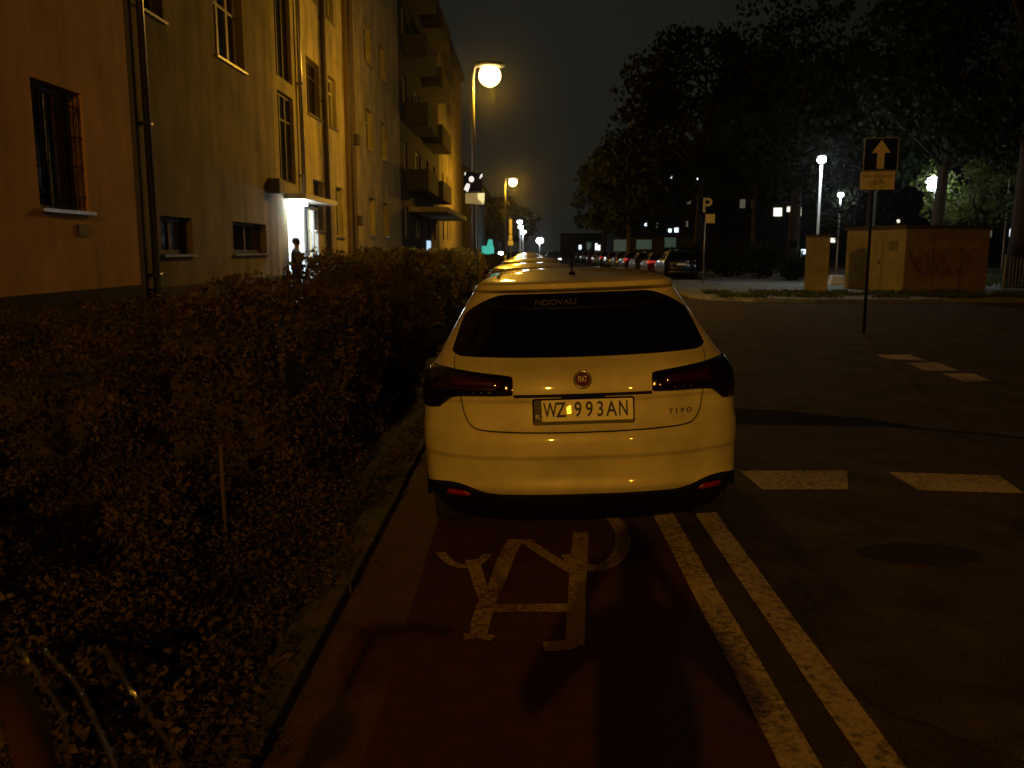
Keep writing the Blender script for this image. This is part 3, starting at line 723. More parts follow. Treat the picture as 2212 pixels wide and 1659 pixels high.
# ------------------------------------------------------------------ street lamps
def sodium_lamp(x, y, z=9.0, reach=.72, label='', energy=1000, col=(1,.43,.035), group='orange street lamps'):
    e = empty('street_lamp', (x, y, 0), 0, label, 'street lamp', group)
    b = MB(); b.tube([(0,0,0),(0,0,1.2)], [.11,.10], 12); b.tube([(0,0,1.2),(0,0,z-.1),(.05,0,z+.22),(.22,0,z+.33),(reach-.25,0,z+.33)], [.075,.055,.045,.04,.035], 12)
    b.build('pole', M['lamp_pole'], e, True)
    b = MB(); b.ellipsoid((reach, 0, z+.30), (.50, .34, .10), 20, 8); b.build('lamp_housing', M['lamp_pole'], e, True)
    b = MB(); b.ellipsoid((reach, 0, z-.01), (.33, .33, .31), 20, 14); b.build('lamp_bowl', M['bowl_sodium'], e, True)
    if energy:
        l = lamp('POINT', 'street_light', (x+reach, y, z-.40), energy, col, .12)
    return e
SOD = (1, .46, .045)
p = yp(1058, 163, 27); sodium_lamp(p.x-.52, 27, p.z, .52, 'nearer orange street lamp glowing above the left kerb', 1150, (1,.48,.015))
p = yp(1108, 393, 69); sodium_lamp(p.x-.62, 69, p.z, .62, 'second orange street lamp farther down the left kerb', 2100, (1,.48,.015))
sodium_lamp(-1.95, -15, 7.3, .6, 'orange street lamp behind the photographer', 3650, (1,.43,.024))
sodium_lamp(9.5, -24, 8.0, -.65, 'orange street lamp far behind, on the right side of the junction', 1200, (1,.34,.02))
def white_lamp(px, py, Y, label, energy, head=.17, grp='white park lamps'):
    p = yp(px, py, Y); e = empty('park_lamp', (p.x, Y, .1), 0, label, 'street lamp', grp); z = p.z-.1
    b = MB(); b.tube([(0,0,0),(0,0,1),(0,0,z-.12)], [.09,.06,.045], 10); b.build('pole', mat('pole_white', (.5,.5,.5), .5) if 'pole_white' not in bpy.data.materials else bpy.data.materials['pole_white'], e, True)
    b = MB(); b.ellipsoid((0,0,z+.17),(head*1.6,head*1.6,.07)); b.build('lamp_cap', M['lamp_pole'], e, True)
    b = MB(); b.ellipsoid((0,0,z),(head*1.3,head*1.3,head)); b.build('lamp_bowl', M['bowl_white'], e, True)
    if energy: lamp('POINT', 'park_light', (p.x, Y-.1, p.z-.30), energy, (.82,.95,.95), .12)
    return e
white_lamp(1775, 345, 39.6, 'tall white park lamp left of the one way sign', 260, .15)
white_lamp(1816, 421, 63, 'smaller white lamp farther back, just right of the tall one', 40, .16)
white_lamp(2022, 396, 48.5, 'white lamp shining through the leaves behind the shed', 620, .42)
white_lamp(2209, 425, 40, 'white lamp at the right edge of the picture', 70, .12)
white_lamp(2183, 357, 70, 'tiny distant white lamp high at the right edge', 0, .12)
for (px, py, Y, s, t) in ((1123,479,100,.22,'highest of the distant white lamps down the street'),(1125,490,103,.22,'middle one of the distant white lamps down the street'),(1130,501,106,.26,'lowest of the three distant white lamps down the street')):
    white_lamp(px, py, Y, t, 25, s, 'distant white lamps down the street')
white_lamp(1166, 520, 140, 'bright white lamp at the end of the street, right of the three distant lamps', 60, .45, 'distant white lamps down the street')
white_lamp(1082, 547, 97, 'low white lamp beside the teal kiosk', 15, .2, 'distant white lamps down the street')

# ------------------------------------------------------------------ signs
def post(h, r=.03): return MB().tube([(0,0,0),(0,0,h)], r, 10)
# one way sign
YS = 17.0; pa = yp(1890, 333, YS)
e = empty('one_way_sign', (pa.x, YS, 0), R(-10), 'square one way sign with white arrow on a pole, small bicycle plate below it', 'road sign')
ztop = yp(1905, 298, YS).z; zmid = yp(1905, 371, YS).z; zbot = yp(1905, 410, YS).z; hw = .31
post(ztop-.02).build('pole', M['iron'], e, True)
cx_ = .10
b = MB(); b.prism([(cx_-hw, zmid+.01), (cx_+hw, zmid+.01), (cx_+hw, ztop), (cx_-hw, ztop)], lambda u, v: (u, -.045, v), lambda u, v: (u, -.035, v)); sp = b.build('sign_panel', M['sign_blue'], e)
b = MB(); t_ = .012
for (a, c, dd, f) in ((cx_-hw, cx_+hw, ztop-t_, ztop), (cx_-hw, cx_+hw, zmid+.01, zmid+.01+t_), (cx_-hw, cx_-hw+t_, zmid+.022, ztop-t_), (cx_+hw-t_, cx_+hw, zmid+.022, ztop-t_)): b.box(a, c, -.049, -.0455, dd, f)
b.build('border', M['sign_grey'], sp)
zc = (ztop+zmid)/2; hh = (ztop-zmid)
ar = [(-.065,-.42),(.065,-.42),(.065,.05),(.17,.05),(0,.43),(-.17,.05),(-.065,.05)]
b = MB(); b.prism([(cx_+u, zc+v*hh) for u, v in ar], lambda u, v: (u, -.052, v), lambda u, v: (u, -.0455, v)); b.build('arrow', M['sign_white'], sp)
cx2 = cx_-.035
b = MB(); b.prism([(cx2-hw, zbot), (cx2+hw, zbot), (cx2+hw, zmid-.005), (cx2-hw, zmid-.005)], lambda u, v: (u, -.05, v), lambda u, v: (u, -.04, v)); sp2 = b.build('bicycle_plate', M['sign_white'], e)
zz_ = zbot+.255
text_mesh('lettering', 'Nie dotyczy', .115, M['sign_black'], sp2, TXZ(cx2, -.052, zz_), sx=1.0)
b = MB(); wy = -.053; wc = zbot+.10
for sx_ in (-.085, .085): b.tube([(cx2+sx_+.05*math.cos(t), wy, wc+.05*math.sin(t)) for t in np.linspace(0, 2*PI, 20)], .006, 5, False)
for q in ([(-.085,0),(-.045,.07),(.055,.07),(.0,0),(-.085,0)], [(.0,0),(-.05,.09)], [(.085,0),(.05,.1),(.02,.1)], [(-.07,.095),(-.03,.095)]):
    b.tube([(cx2+u, wy, wc+v) for u, v in q], .006, 5)
b.build('bicycle_symbol', M['sign_black'], sp2)
# parking sign
YP_ = 39.0; pb = yp(1518, 625, YP_)
e = empty('parking_sign', (pb.x, YP_, .11), 0, 'parking sign with white letter P and small yellow plate on a thin pole', 'road sign')
zt = yp(1522, 428, YP_).z-.11; zl = yp(1522, 462, YP_).z-.11; zpb = yp(1528, 482, YP_).z-.11
post(zl).build('pole', M['steel'], e, True)
b = MB(); b.box(-.28, .34, -.05, -.04, zl, zt); sp = b.build('sign_panel', M['sign_blue'], e)
text_mesh('lettering', 'P', .88, M['sign_white'], sp, TXZ(.05, -.053, (zl+zt)/2), sx=1.0, bold=.012)
b = MB(); b.box(.02, .42, -.052, -.042, zpb, zl-.01); b.build('yellow_plate', M['sign_yellow'], e)
# crossing sign cluster at the left kerb
YK = 25.; pk = yp(1030, 500, YK)
e = empty('crossing_sign', (pk.x, YK, 0), 0, 'dark square sign with white glint shapes above a yellow plate at the left kerb', 'road sign')
def kk_(x, y): q = yp(1003+(x-500)*.0639, 370+(y-200)*.0639, YK); return (q.x-pk.x, q.z)
post(kk_(700, 200)[1]).build('pole', M['lamp_pole'], e, True)
b = MB(); b.prism([kk_(*q) for q in ((500,200),(1120,260),(1120,860),(500,900))][::-1], lambda u, v: (u, -.06, v), lambda u, v: (u, -.045, v)); sp = b.build('sign_panel', M['sign_blue'], e)
wm = mat('sign_glint', (.9,.88,.85), .3, emit=(1,.97,.93), estr=.8)  # glints on the panel, painted as glowing white shapes
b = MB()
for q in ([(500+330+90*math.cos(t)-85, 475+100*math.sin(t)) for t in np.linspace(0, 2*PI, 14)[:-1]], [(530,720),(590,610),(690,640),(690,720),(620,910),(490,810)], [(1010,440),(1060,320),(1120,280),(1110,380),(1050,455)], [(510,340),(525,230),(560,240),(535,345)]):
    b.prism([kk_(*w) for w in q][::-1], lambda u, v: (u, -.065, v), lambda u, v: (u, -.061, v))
b.build('glint_shapes', wm, sp)
b = MB(); b.prism([kk_(*q) for q in ((540,950),(1190,930),(1180,1330),(540,1290))][::-1], lambda u, v: (u, -.06, v), lambda u, v: (u, -.045, v)); sp = b.build('yellow_plate', mat('plate_glow', (.8,.7,.35), .4, emit=(1,.75,.25), estr=.10), e)  # lamplight on the plate put in as a faint glow
b = MB(); b.prism([kk_(*q) for q in ((950,950),(1185,940),(1180,1210),(1140,1320),(1080,1240),(960,1140))][::-1], lambda u, v: (u, -.064, v), lambda u, v: (u, -.061, v)); b.build('glow_corner', mat('plate_glow_bright', (.9,.85,.45), .4, emit=(1,.9,.4), estr=.75), sp)  # brighter lit corner, painted with a stronger glow
# narrow banner post
YB_ = 75; pb = yp(1103, 545, YB_)
e = empty('banner_post', (pb.x, YB_, 0), 0, 'tall narrow post with pale plates under the second orange lamp', 'sign post')
zt = yp(1103, 470, YB_).z; post(zt, .05).build('pole', M['steel'], e, True)
s_ = YB_/1850
for (py0, py1, w) in ((474, 505, 6), (507, 518, 7), (520, 530, 11)):
    MB().box(-w*s_/2, w*s_/2, -.08, -.06, yp(1103, py1, YB_).z, yp(1103, py0, YB_).z).build('plate', M['sign_white'], e)

# ------------------------------------------------------------------ cars
class Car:
    # z, half width, rear y, front y, rear corner depth, front corner depth
    T = [(.18,.80,.17,4.25,.42,.5),(.28,.855,.09,4.33,.46,.55),(.355,.886,.032,4.36,.48,.6),(.395,.889,.012,4.37,.5,.6),(.45,.892,.022,4.37,.5,.6),(.545,.894,.016,4.37,.5,.6),(.575,.895,.0,4.37,.5,.6),(.64,.896,.005,4.33,.5,.6),(.685,.896,.018,4.3,.5,.6),(.71,.895,.035,4.27,.5,.6),(.78,.892,.062,4.2,.48,.6),
         (.845,.886,.075,4.1,.46,.6),(.868,.882,.064,4.0,.45,.6),(.90,.877,.067,3.85,.44,.6),(.93,.870,.073,3.65,.43,.55),(.97,.858,.086,3.45,.42,.5),(1.01,.838,.112,3.28,.41,.47),(1.04,.820,.148,3.18,.40,.45),(1.07,.797,.195,3.1,.38,.42),(1.13,.765,.27,2.98,.36,.4),(1.22,.71,.36,2.82,.34,.4),(1.31,.655,.45,2.64,.32,.38),(1.385,.606,.52,2.45,.3,.36),
         (1.402,.594,.50,2.4,.3,.36),(1.412,.585,.43,2.37,.3,.36),(1.435,.572,.43,2.3,.29,.35),(1.452,.548,.50,2.22,.28,.34),(1.468,.50,.68,2.12,.26,.3),(1.482,.41,.92,2.0,.24,.3),(1.490,.29,1.2,1.9,.2,.25),(1.4945,.12,1.5,1.75,.08,.1)]
    p = 2.5
    def __init__(s, sz=1.0, sw=1.0):
        A = np.array(s.T); A[:, 0] = np.where(A[:, 0] > 1.13, 1.13+(A[:, 0]-1.13)*1.07, A[:, 0]); z = A[:, 0]; zf = np.array(sorted({*z.tolist(), *np.linspace(z[0], z[-1], 260).tolist()})); O = [zf]
        for k in range(1, 6):
            v = A[:, k]; h = np.diff(z); d = np.diff(v)/h; mm = np.zeros(len(z)); mm[0] = d[0]; mm[-1] = d[-1]
            for i in range(1, len(z)-1):
                if d[i-1]*d[i] > 0: w1 = 2*h[i]+h[i-1]; w2 = h[i]+2*h[i-1]; mm[i] = (w1+w2)/(w1/d[i-1]+w2/d[i])
            j = np.clip(np.searchsorted(z, zf, side='right')-1, 0, len(z)-2); t = (zf-z[j])/h[j]
            O.append(v[j]*(2*t**3-3*t**2+1)+h[j]*mm[j]*(t**3-2*t*t+t)+v[j+1]*(-2*t**3+3*t*t)+h[j]*mm[j+1]*(t**3-t*t))
        s.B = A.copy(); s.A = np.stack(O, 1); s.B[:, 0] *= sz; s.A[:, 0] *= sz; s.A[:, 1] *= sw; s.cache = {}
    def lv(s, z):
        return [float(np.interp(z, s.A[:, 0], s.A[:, k])) for k in range(1, 6)]
    def tpt(s, t, z):     # t in 0..1 rear centre -> side tangent ; returns x,y
        w, r, f, D, Df = s.lv(z); a = t*PI/2
        return w*math.sin(a)**(2/s.p), r+D*(1-math.cos(a)**(2/s.p) if a < PI/2-1e-6 else 1)
    def ringlen(s, z):
        k = round(z, 4)
        if k not in s.cache:
            P = [s.tpt(t, z) for t in np.linspace(0, 1, 80)**.8]; L = [0]
            for a, b in zip(P, P[1:]): L.append(L[-1]+math.dist(a, b))
            s.cache[k] = (np.array(L), np.array([q[0] for q in P]), np.array([q[1] for q in P]))
        return s.cache[k]
    def at(s, sv, z):     # arc length from rear centre line (signed), height
        L, X, Y = s.ringlen(z); a = abs(sv)
        if a <= L[-1]: x = float(np.interp(a, L, X)); y = float(np.interp(a, L, Y))
        else: x = X[-1]; y = Y[-1]+(a-L[-1])
        return Vector((math.copysign(x, sv), y, z))
    def s_of_x(s, x, z):
        L, X, Y = s.ringlen(z); return math.copysign(float(np.interp(abs(x), X, L)), x)
    def nrm(s, sv, z):
        e = .004; a = s.at(sv+e, z)-s.at(sv-e, z); zz = max(.2, min(s.A[-1,0]*.997, z)); b = s.at(sv, zz+e)-s.at(sv, zz-e)
        n = a.cross(b); return n.normalized() if n.length > 0 else Vector((0,-1,0))
    def off(s, sv, z, d): return s.at(sv, z)+s.nrm(sv, z)*d
    def ring(s, z, nr=34, ns=8, nf=16):
        w, r, f, D, Df = s.lv(z); P = []
        Lf = f-r; D = min(D, Lf*.48); Df = min(Df, Lf*.48)
        for i in range(nr+1):
            a = (i/nr)*PI/2; a = PI/2*(1-(1-i/nr)**1.0)
            P.append((w*math.sin(a)**(2/s.p), r+D*(1-(math.cos(a) if a < PI/2-1e-6 else 0)**(2/s.p))))
        for i in range(1, ns): P.append((w, r+D+(f-Df-r-D)*i/ns))
        for i in range(nf+1):
            a = PI/2*(1-i/nf); P.append((w*(math.sin(a) if a > 1e-6 else 0)**(2/s.p), f-Df*(1-(math.cos(a) if a < PI/2-1e-6 else 0)**(2/s.p))))
        R_ = P+[(-x, y) for x, y in P[-2:0:-1]]
        return [(x, y, z) for x, y in R_]
    def shell(s, name, z0, z1, m, parent, nz, cap=False, capb=False):
        zs = sorted({*[round(float(q), 5) for q in np.linspace(z0, z1, nz)], *[round(float(q), 5) for q in s.B[:, 0] if z0 < q < z1]})
        V = []; F = []
        for z in zs: V += s.ring(z)
        n = len(s.ring(z0))
        for j in range(len(zs)-1):
            for i in range(n):
                a = j*n+i; b = j*n+(i+1) % n; F.append((a, b, b+n, a+n))
        if cap: F.append(tuple(range((len(zs)-1)*n, len(zs)*n)))
        if capb: F.append(tuple(range(n))[::-1])
        return meshobj(name, V, F, m, parent, True)
    def patch(s, name, cols, m, parent, e=.004, rows=8, dome=0, mirror=None):
        """cols: list of (s, zlo, zhi) resampled; curved sheet lying e above the body, rim turned down to the body"""
        V = []; F = []; n = rows+3
        for ci, (sv, a, b) in enumerate(cols):
            edge = ci in (0, len(cols)-1); u = 2*ci/(len(cols)-1)-1
            zs = [a]+[a+(b-a)*k/rows for k in range(rows+1)]+[b]
            for k, z in enumerate(zs):
                v = 2*(k-1)/rows-1
                d = -.004 if (k == 0 or k == n-1 or edge) else e+dome*(1-u**4)*(1-v*v*v*v)
                V.append(s.off(sv, z, d))
        for i in range(len(cols)-1):
            for k in range(n-1): F.append((i*n+k, i*n+n+k, i*n+n+k+1, i*n+k+1))
        return meshobj(name, V, F, m, parent, True)
    def ribbon(s, name, pts, w, m, parent, e=.0015):
        V = []; F = []
        for i, (sv, z) in enumerate(pts):
            a = pts[max(0, i-1)]; b = pts[min(len(pts)-1, i+1)]; t = Vector((b[0]-a[0], b[1]-a[1])).normalized(); nn = Vector((-t.y, t.x))*w/2
            V += [s.off(sv+nn.x, z+nn.y, e), s.off(sv-nn.x, z-nn.y, e)]
        for i in range(len(pts)-1): F.append((2*i, 2*i+1, 2*i+3, 2*i+2))
        return meshobj(name, V, F, m, parent, True)
def wheel(parent, x, y, r=.315, w=.2, detail=True):
    sg = 1 if x > 0 else -1
    b = MB(); n = 28; pr = [(0, r*.66), (.0, r*.93), (.02, r*.985), (.05, r), (w-.05, r), (w-.02, r*.985), (w, r*.93), (w, r*.66)]
    V = []; F = []
    for k in range(n):
        a = 2*PI*k/n
        for (dx, rr) in pr: V.append((x-sg*dx, y+rr*math.cos(a), r+rr*math.sin(a)))
    m_ = len(pr)
    for k in range(n):
        for j in range(m_-1): F.append((k*m_+j, k*m_+j+1, ((k+1) % n)*m_+j+1, ((k+1) % n)*m_+j))
    wo = meshobj('wheel', V, F, M['rubber'], parent, True)
    b = MB()
    b.tube([(x-sg*.02, y, r), (x-sg*.05, y, r)], r*.17, 12)
    for k in range(5):
        a = 2*PI*k/5+.3; ca, sa = math.cos(a), math.sin(a)
        b.tube([(x-sg*.03, y+ca*r*.1, r+sa*r*.1), (x-sg*.02, y+ca*r*.64, r+sa*r*.64)], [.035, .022], 6)
    b.tube([(x-sg*.012, y, r), (x-sg*.12, y, r)], r*.67, 28, False)
    b.tube([(x-sg*.12, y, r), (x-sg*.125, y, r)], r*.66, 28)
    b.build('rim', M['alloy'], wo)
def smoothpts(p, n=60):
    p = [Vector(q) for q in p]; out = []
    for i in range(len(p)-1):
        a = p[max(0, i-1)]; b = p[i]; c = p[i+1]; d = p[min(len(p)-1, i+2)]
        for k in range(n//(len(p)-1)):
            t = k/(n//(len(p)-1)); out.append(tuple(.5*((2*b)+(-a+c)*t+(2*a-5*b+4*c-d)*t*t+(-a+3*b-3*c+d)*t**3)))
    out.append(tuple(p[-1])); return out

def build_car(name, loc, paint, label, group=None, rz=0, roll=0, detailed=False, sz=1.0, sw=1.0, lights_on=False, glow_tail=False):
    LT = M['tail_glint'] if glow_tail else M['red_lens']
    c = Car(sz, sw); e = empty(name, loc, rz, label, 'car', group); e.rotation_euler.y = roll
    Z = lambda z: z*sz
    zt = float(c.A[-1, 0])
    c.shell('body', Z(.27), zt, paint, e, 150 if detailed else 26, cap=True)
    c.shell('underbody', Z(.18), Z(.269), M['black_plastic'], e, 4, capb=True)
    vz = [(0,.357),(.47,.357),(.53,.363),(.59,.380),(.65,.400),(.72,.412),(.80,.410),(.90,.396),(1.0,.378),(1.1,.358),(1.2,.335),(1.27,.305)]
    cv = [(q*sw, Z(.215), Z(float(np.interp(abs(q), [a for a, _ in vz], [b for _, b in vz])))) for q in np.linspace(-1.27, 1.27, 72 if detailed else 20)]
    val = c.patch('bumper_valance', cv, M['black_plastic'], e, .005, 5)
    for sx_ in (-1, 1):
        wheel(e, sx_*.865*sw, .80); wheel(e, sx_*.865*sw, 3.42)
    nc = 44 if detailed else 18
    # rear window
    zb_, zt_ = 1.070, 1.404
    def win_top(u):  # u in -1..1 -> z upper edge
        return zt_-(.006*u*u)-.105*max(0, (abs(u)-.62)/.38)**1.8
    def win_bot(u): return zb_-.012*(1-u*u)+.012+ .022*max(0, (abs(u)-.88)/.12)**2
    Sm = c.s_of_x(.735*sw, Z(1.12))
    cols = []
    for i in range(nc+1):
        u = -1+2*i/nc; lo = win_bot(u); hi = max(lo+.012, win_top(u))
        # let the glass narrow upward with the body
        cols.append((u, Z(lo), Z(hi)))
    V = []; F = []; rows = 12 if detailed else 5; n = rows+1
    for (u, lo, hi) in cols:
        for k in range(rows+1):
            z = lo+(hi-lo)*k/rows
            L = c.ringlen(z)[0][-1]
            V.append(c.off(u*Sm/c.ringlen(Z(1.12))[0][-1]*L*(.915+.085*min(1, max(0, (z-Z(1.07))/Z(.24)))), z, .004))
    for i in range(len(cols)-1):
        for k in range(rows): F.append((i*n+k, i*n+n+k, i*n+n+k+1, i*n+k+1))
    gl = meshobj('rear_window', V, F, M['glass_dark'], e, True)
    # tail lights
    for sg in (-1, 1):
        zi = [(.352,.900,.972),(.366,.889,.986),(.45,.886,.996),(.58,.885,1.008),(.68,.882,1.018),(.735,.872,1.024),(.775,.842,1.028),(.81,.815,1.03),(.90,.805,1.034),(1.0,.805,1.034),(1.10,.815,1.03),(1.18,.86,1.02),(1.24,.92,.985)]
        xs_ = np.linspace(.36, 1.24, 30 if detailed else 12)
        c2 = []
        for xx in xs_:
            lo = float(np.interp(xx, [q[0] for q in zi], [q[1] for q in zi])); hi = float(np.interp(xx, [q[0] for q in zi], [q[2] for q in zi]))
            c2.append((sg*xx*sw, Z(lo), Z(hi)))
        if sg < 0: c2 = c2[::-1]
        tl = c.patch('tail_light', c2, M['smoke_lens'] if detailed else LT, e, .006, 6, .010)
        if detailed:
            c3 = [(sg*xx, float(np.interp(xx, [.42,.72],[.925,.93])), float(np.interp(xx, [.42,.72],[.965,.985]))) for xx in np.linspace(.42, .74, 12)]
            if sg < 0: c3 = c3[::-1]
            c.patch('red_section', c3, M['red_lens'], tl, .018, 3, .003)
            for k in range(3):
                x0 = .475+k*.045; c4 = [(sg*xx, .900, .910) for xx in np.linspace(x0, x0+.04, 3)]
                if sg < 0: c4 = c4[::-1]
                c.patch('reflector', c4, M['dark_chrome'], tl, .0185, 2, .0)
        c2 = [(sg*xx*sw, Z(float(np.interp(xx, [.62,.68,.80],[.342,.335,.335]))), Z(float(np.interp(xx, [.62,.66,.76,.80],[.348,.368,.370,.350])))) for xx in np.linspace(.62, .80, 10)]
        if sg < 0: c2 = c2[::-1]
        c.patch('fog_lamp', c2, M['reflector'], val, .010, 3, .004)
        # side windows, door seams, mirror, handles
        LL = c.ringlen(Z(1.15))[0][-1]
        def spos(y, z): # arc coordinate of side point at y
            w, r, f, D, Df = c.lv(z); return c.ringlen(z)[0][-1]+(y-r-D)
        for (y0_, y1_) in ((.85, 1.62), (1.70, 2.62)):
            V = []; F = []
            for i in range(9):
                for k in range(7):
                    t = k/6; ylo = y0_+(y1_-y0_)*i/8; z = Z(1.03+.30*t); yy = ylo-(.32*t if y1_ > 2 else 0)*(i/8)+(.12*t)*(1-i/8)*(1 if y0_ < 1 else 0)
                    w, r, f, D, Df = c.lv(z); q = Vector((w, yy, z)); V.append((sg*(q.x+.004), q.y, q.z))
            for i in range(8):
                for k in range(6): F.append((i*7+k, i*7+7+k, i*7+8+k, i*7+k+1))
            meshobj('side_window', V, F, M['glass_dark'], e, True)
        b = MB(); b.ellipsoid((sg*(.90*sw+.10), 2.62, Z(1.0)), (.11, .06, .075), 12, 8); mi = b.build('side_mirror', M['black_plastic'], e, True)
        b = MB(); b.box(sg*(.90*sw+.10)-.08, sg*(.90*sw+.10)+.08, 2.545, 2.56, Z(1.0)-.045, Z(1.0)+.05); b.build('mirror_glass', M['glass_dark'], mi)
        for yy in (1.25, 2.2): MB().box(sg*.905*sw-.012, sg*.905*sw+.012, yy, yy+.16, Z(.86), Z(.885)).build('door_handle', paint, e, bevel=.008)
        for yy in (.78, 3.42):
            b = MB(); b.tube([(sg*.874*sw, yy+.36*math.cos(a), .315+.36*math.sin(a)) for a in np.linspace(-.1, PI+.1, 24)], .014, 6); b.build('wheel_arch', M['black_plastic'], e, True)
        b = MB(); b.ellipsoid((sg*.62*sw, 4.12, Z(.66)), (.2, .16, .07), 12, 8); b.build('headlight', M['headlamp'] if lights_on else M['chrome'], e, True)
    # windscreen: raised sheet on the front
    V = []; F = []
    for i in range(13):
        u = -1+2*i/12
        for k in range(7):
            z = Z(1.02+.35*k/6); w, r, f, D, Df = c.lv(z); x = u*w*.82; a = math.asin(min(1, (abs(x)/w)**(c.p/2)))
            V.append((x, f-Df*(1-math.cos(a)**(2/c.p))+.006, z+.004))
    for i in range(12):
        for k in range(6): F.append((i*7+k, i*7+k+1, i*7+8+k, i*7+7+k))
    meshobj('windscreen', V, F, M['glass_dark'], e, True)
    # licence plate
    tlt = R(6)
    yP, zP = c.at(0, Z(.805)).y-.022, Z(.805)
    if not detailed:
        b = MB(); b.box(-.26, .26, yP-.006, yP+.03, zP-.057, zP+.057); b.build('licence_plate', M['plate_white'], e)
        return e, c
    # ---- details of the near car
    def T(dy=0): return Matrix.Translation((0, yP, zP)) @ Matrix.Rotation(-tlt, 4, 'X') @ Matrix.Translation((0, dy, 0))
    b = MB()
    def rrect(w, h, r, n=5):
        P = []
        for (cx, cz, a0) in ((w/2-r, h/2-r, 0), (-w/2+r, h/2-r, 90), (-w/2+r, -h/2+r, 180), (w/2-r, -h/2+r, 270)):
            for k in range(n+1): a = R(a0+90*k/n); P.append((cx+r*math.cos(a), cz+r*math.sin(a)))
        return P
    def slab(w, h, r, y0, y1, cx=0, cz=0):
        return MB().prism(rrect(w, h, r), lambda u, v: T() @ Vector((u+cx, y0, v+cz)), lambda u, v: T() @ Vector((u+cx, y1, v+cz)))
    lp = slab(.538, .138, .012, -.004, .035).build('licence_plate', M['black_plastic'], e)
    slab(.52, .112, .008, -.0075, -.0043, 0, .004).build('plate_face', M['plate_white'], lp)
    slab(.04, .112, .003, -.0095, -.0078, -.24, .004).build('country_band', M['plate_blue'], lp)
    slab(.53, .017, .004, -.0085, -.0043, .0, -.0605).build('plate_strip', M['label_dim'], lp)
    TT = lambda x, z, dy: T() @ Matrix.Translation((x, dy, z)) @ Matrix.Rotation(PI/2, 4, 'X')
    xs_ = [-.176, -.119, -.029, .030, .088, .147, .209]
    for ch, xq in zip('WZ993AN', xs_):
        text_mesh('plate_character', ch, .112, M['plate_text'], lp, TT(xq, .004, -.0085), sx=.74 if ch not in 'WN' else .62, bold=.0016, extrude=.0012)
    text_mesh('country_code', 'PL', .034, M['plate_white'], lp, TT(-.24, -.028, -.0105), sx=.85, extrude=.001)
    b = MB(); Ts = T() @ Matrix.Translation((-.077, -.0092, .008)) @ Matrix.Rotation(R(-8), 4, 'X') @ Matrix.Rotation(R(-4.5), 4, 'Z')
    b.box(-.0105, .0105, -.001, .001, -.021, .021, Ts); b.build('plate_sticker', M['sticker'], lp)
    # emblem
    ze = .963; pe = c.off(0, ze, .004); te = math.atan2(c.at(0, ze+.03).y-c.at(0, ze-.03).y, .06)
    def TE(dy=0): return Matrix.Translation(pe) @ Matrix.Rotation(-te, 4, 'X') @ Matrix.Translation((0, dy, 0))
    def disc(r0, y0, y1, n=36): return MB().prism([(r0*math.cos(a), r0*math.sin(a)) for a in np.linspace(0, 2*PI, n+1)[:-1]], lambda u, v: TE() @ Vector((u, y0, v)), lambda u, v: TE() @ Vector((u, y1, v)))
    em = disc(.049, -.006, .012).build('emblem', M['dark_chrome'], e)
    b = MB(); b.tube([TE() @ Vector((.0445*math.cos(a), -.007, .0445*math.sin(a))) for a in np.linspace(0, 2*PI, 41)], .0035, 6, False); b.build('emblem_ring', M['chrome'], em, True)
    disc(.037, -.0095, -.0062).build('emblem_disc', M['emblem_red'], em)
    # four stretched capitals
    text_mesh('emblem_letters', 'FIAT', .036, M['plate_white'], em, TE() @ Matrix.Translation((0, -.0105, 0)) @ Matrix.Rotation(PI/2, 4, 'X') @ Matrix.Diagonal((.68, 1.25, 1, 1)), extrude=.001, bold=.0)
    # model lettering
    xt, zt2 = .52, .775; 
    for ch, dx in zip('TIPO', (-.052, -.021, .012, .05)):
        sv = c.s_of_x(xt+dx, zt2+dx*.0); q = c.off(sv, zt2, .003); nn = c.nrm(sv, zt2); ang = math.atan2(nn.x, -nn.y)
        text_mesh('model_letter', ch, .036, M['dark_chrome'], e, Matrix.Translation(q) @ Matrix.Rotation(ang, 4, 'Z') @ Matrix.Rotation(PI/2-R(8), 4, 'X'), sx=1.1, extrude=.002, bold=.0008)
    # tailgate handle recess and seams
    sL = .368
    c.ribbon('tailgate_ledge', [(s_, .885) for s_ in np.linspace(-sL, sL, 30)], .017, M['seam'], e, .003)
    hp = c.at(0, .882)
    MB().box(-.115, .115, hp.y-.016, hp.y+.03, .868, .884).build('tailgate_handle', M['black_plastic'], e, bevel=.004)
    for sg in (-1, 1):
        c.ribbon('tailgate_seam', smoothpts([(sg*.665, .884), (sg*.66, .84), (sg*.645, .78), (sg*.61, .728), (sg*.55, .706), (sg*.40, .698), (sg*.2, .694), (0, .693)], 80), .007, M['seam'], e, .0015)
        c.ribbon('hatch_seam', smoothpts([(sg*.70, 1.012), (sg*.715, 1.05), (sg*.72, 1.09)], 16), .005, M['seam'], e, .0015)
        # roof ditch moulding
        pts = []
        for yy in np.linspace(.75, 2.0, 16):
            pts.append((sg*(.445-.03*(yy-.75)), yy, 0))
        V = []; F = []
        for (x, y, _) in pts:
            # height of roof at (x,y): search level whose ring contains the point
            zz_ = 1.462
            for z in np.linspace(1.462, 1.518, 60):
                w, r, f, D, Df = c.lv(z)
                if abs(x) < w*.97 and r+.06*1 < y < f: zz_ = z
            V += [(x-.009, y, zz_+.004), (x+.009, y, zz_+.004)]
        for i in range(len(pts)-1): F.append((2*i, 2*i+1, 2*i+3, 2*i+2))
        meshobj('roof_moulding', V, F, M['black_plastic'], e, True)
    # antenna
    b = MB(); b.ellipsoid((-.0, .80, 1.500), (.022, .05, .018), 12, 8); an = b.build('antenna', M['black_plastic'], e, True)
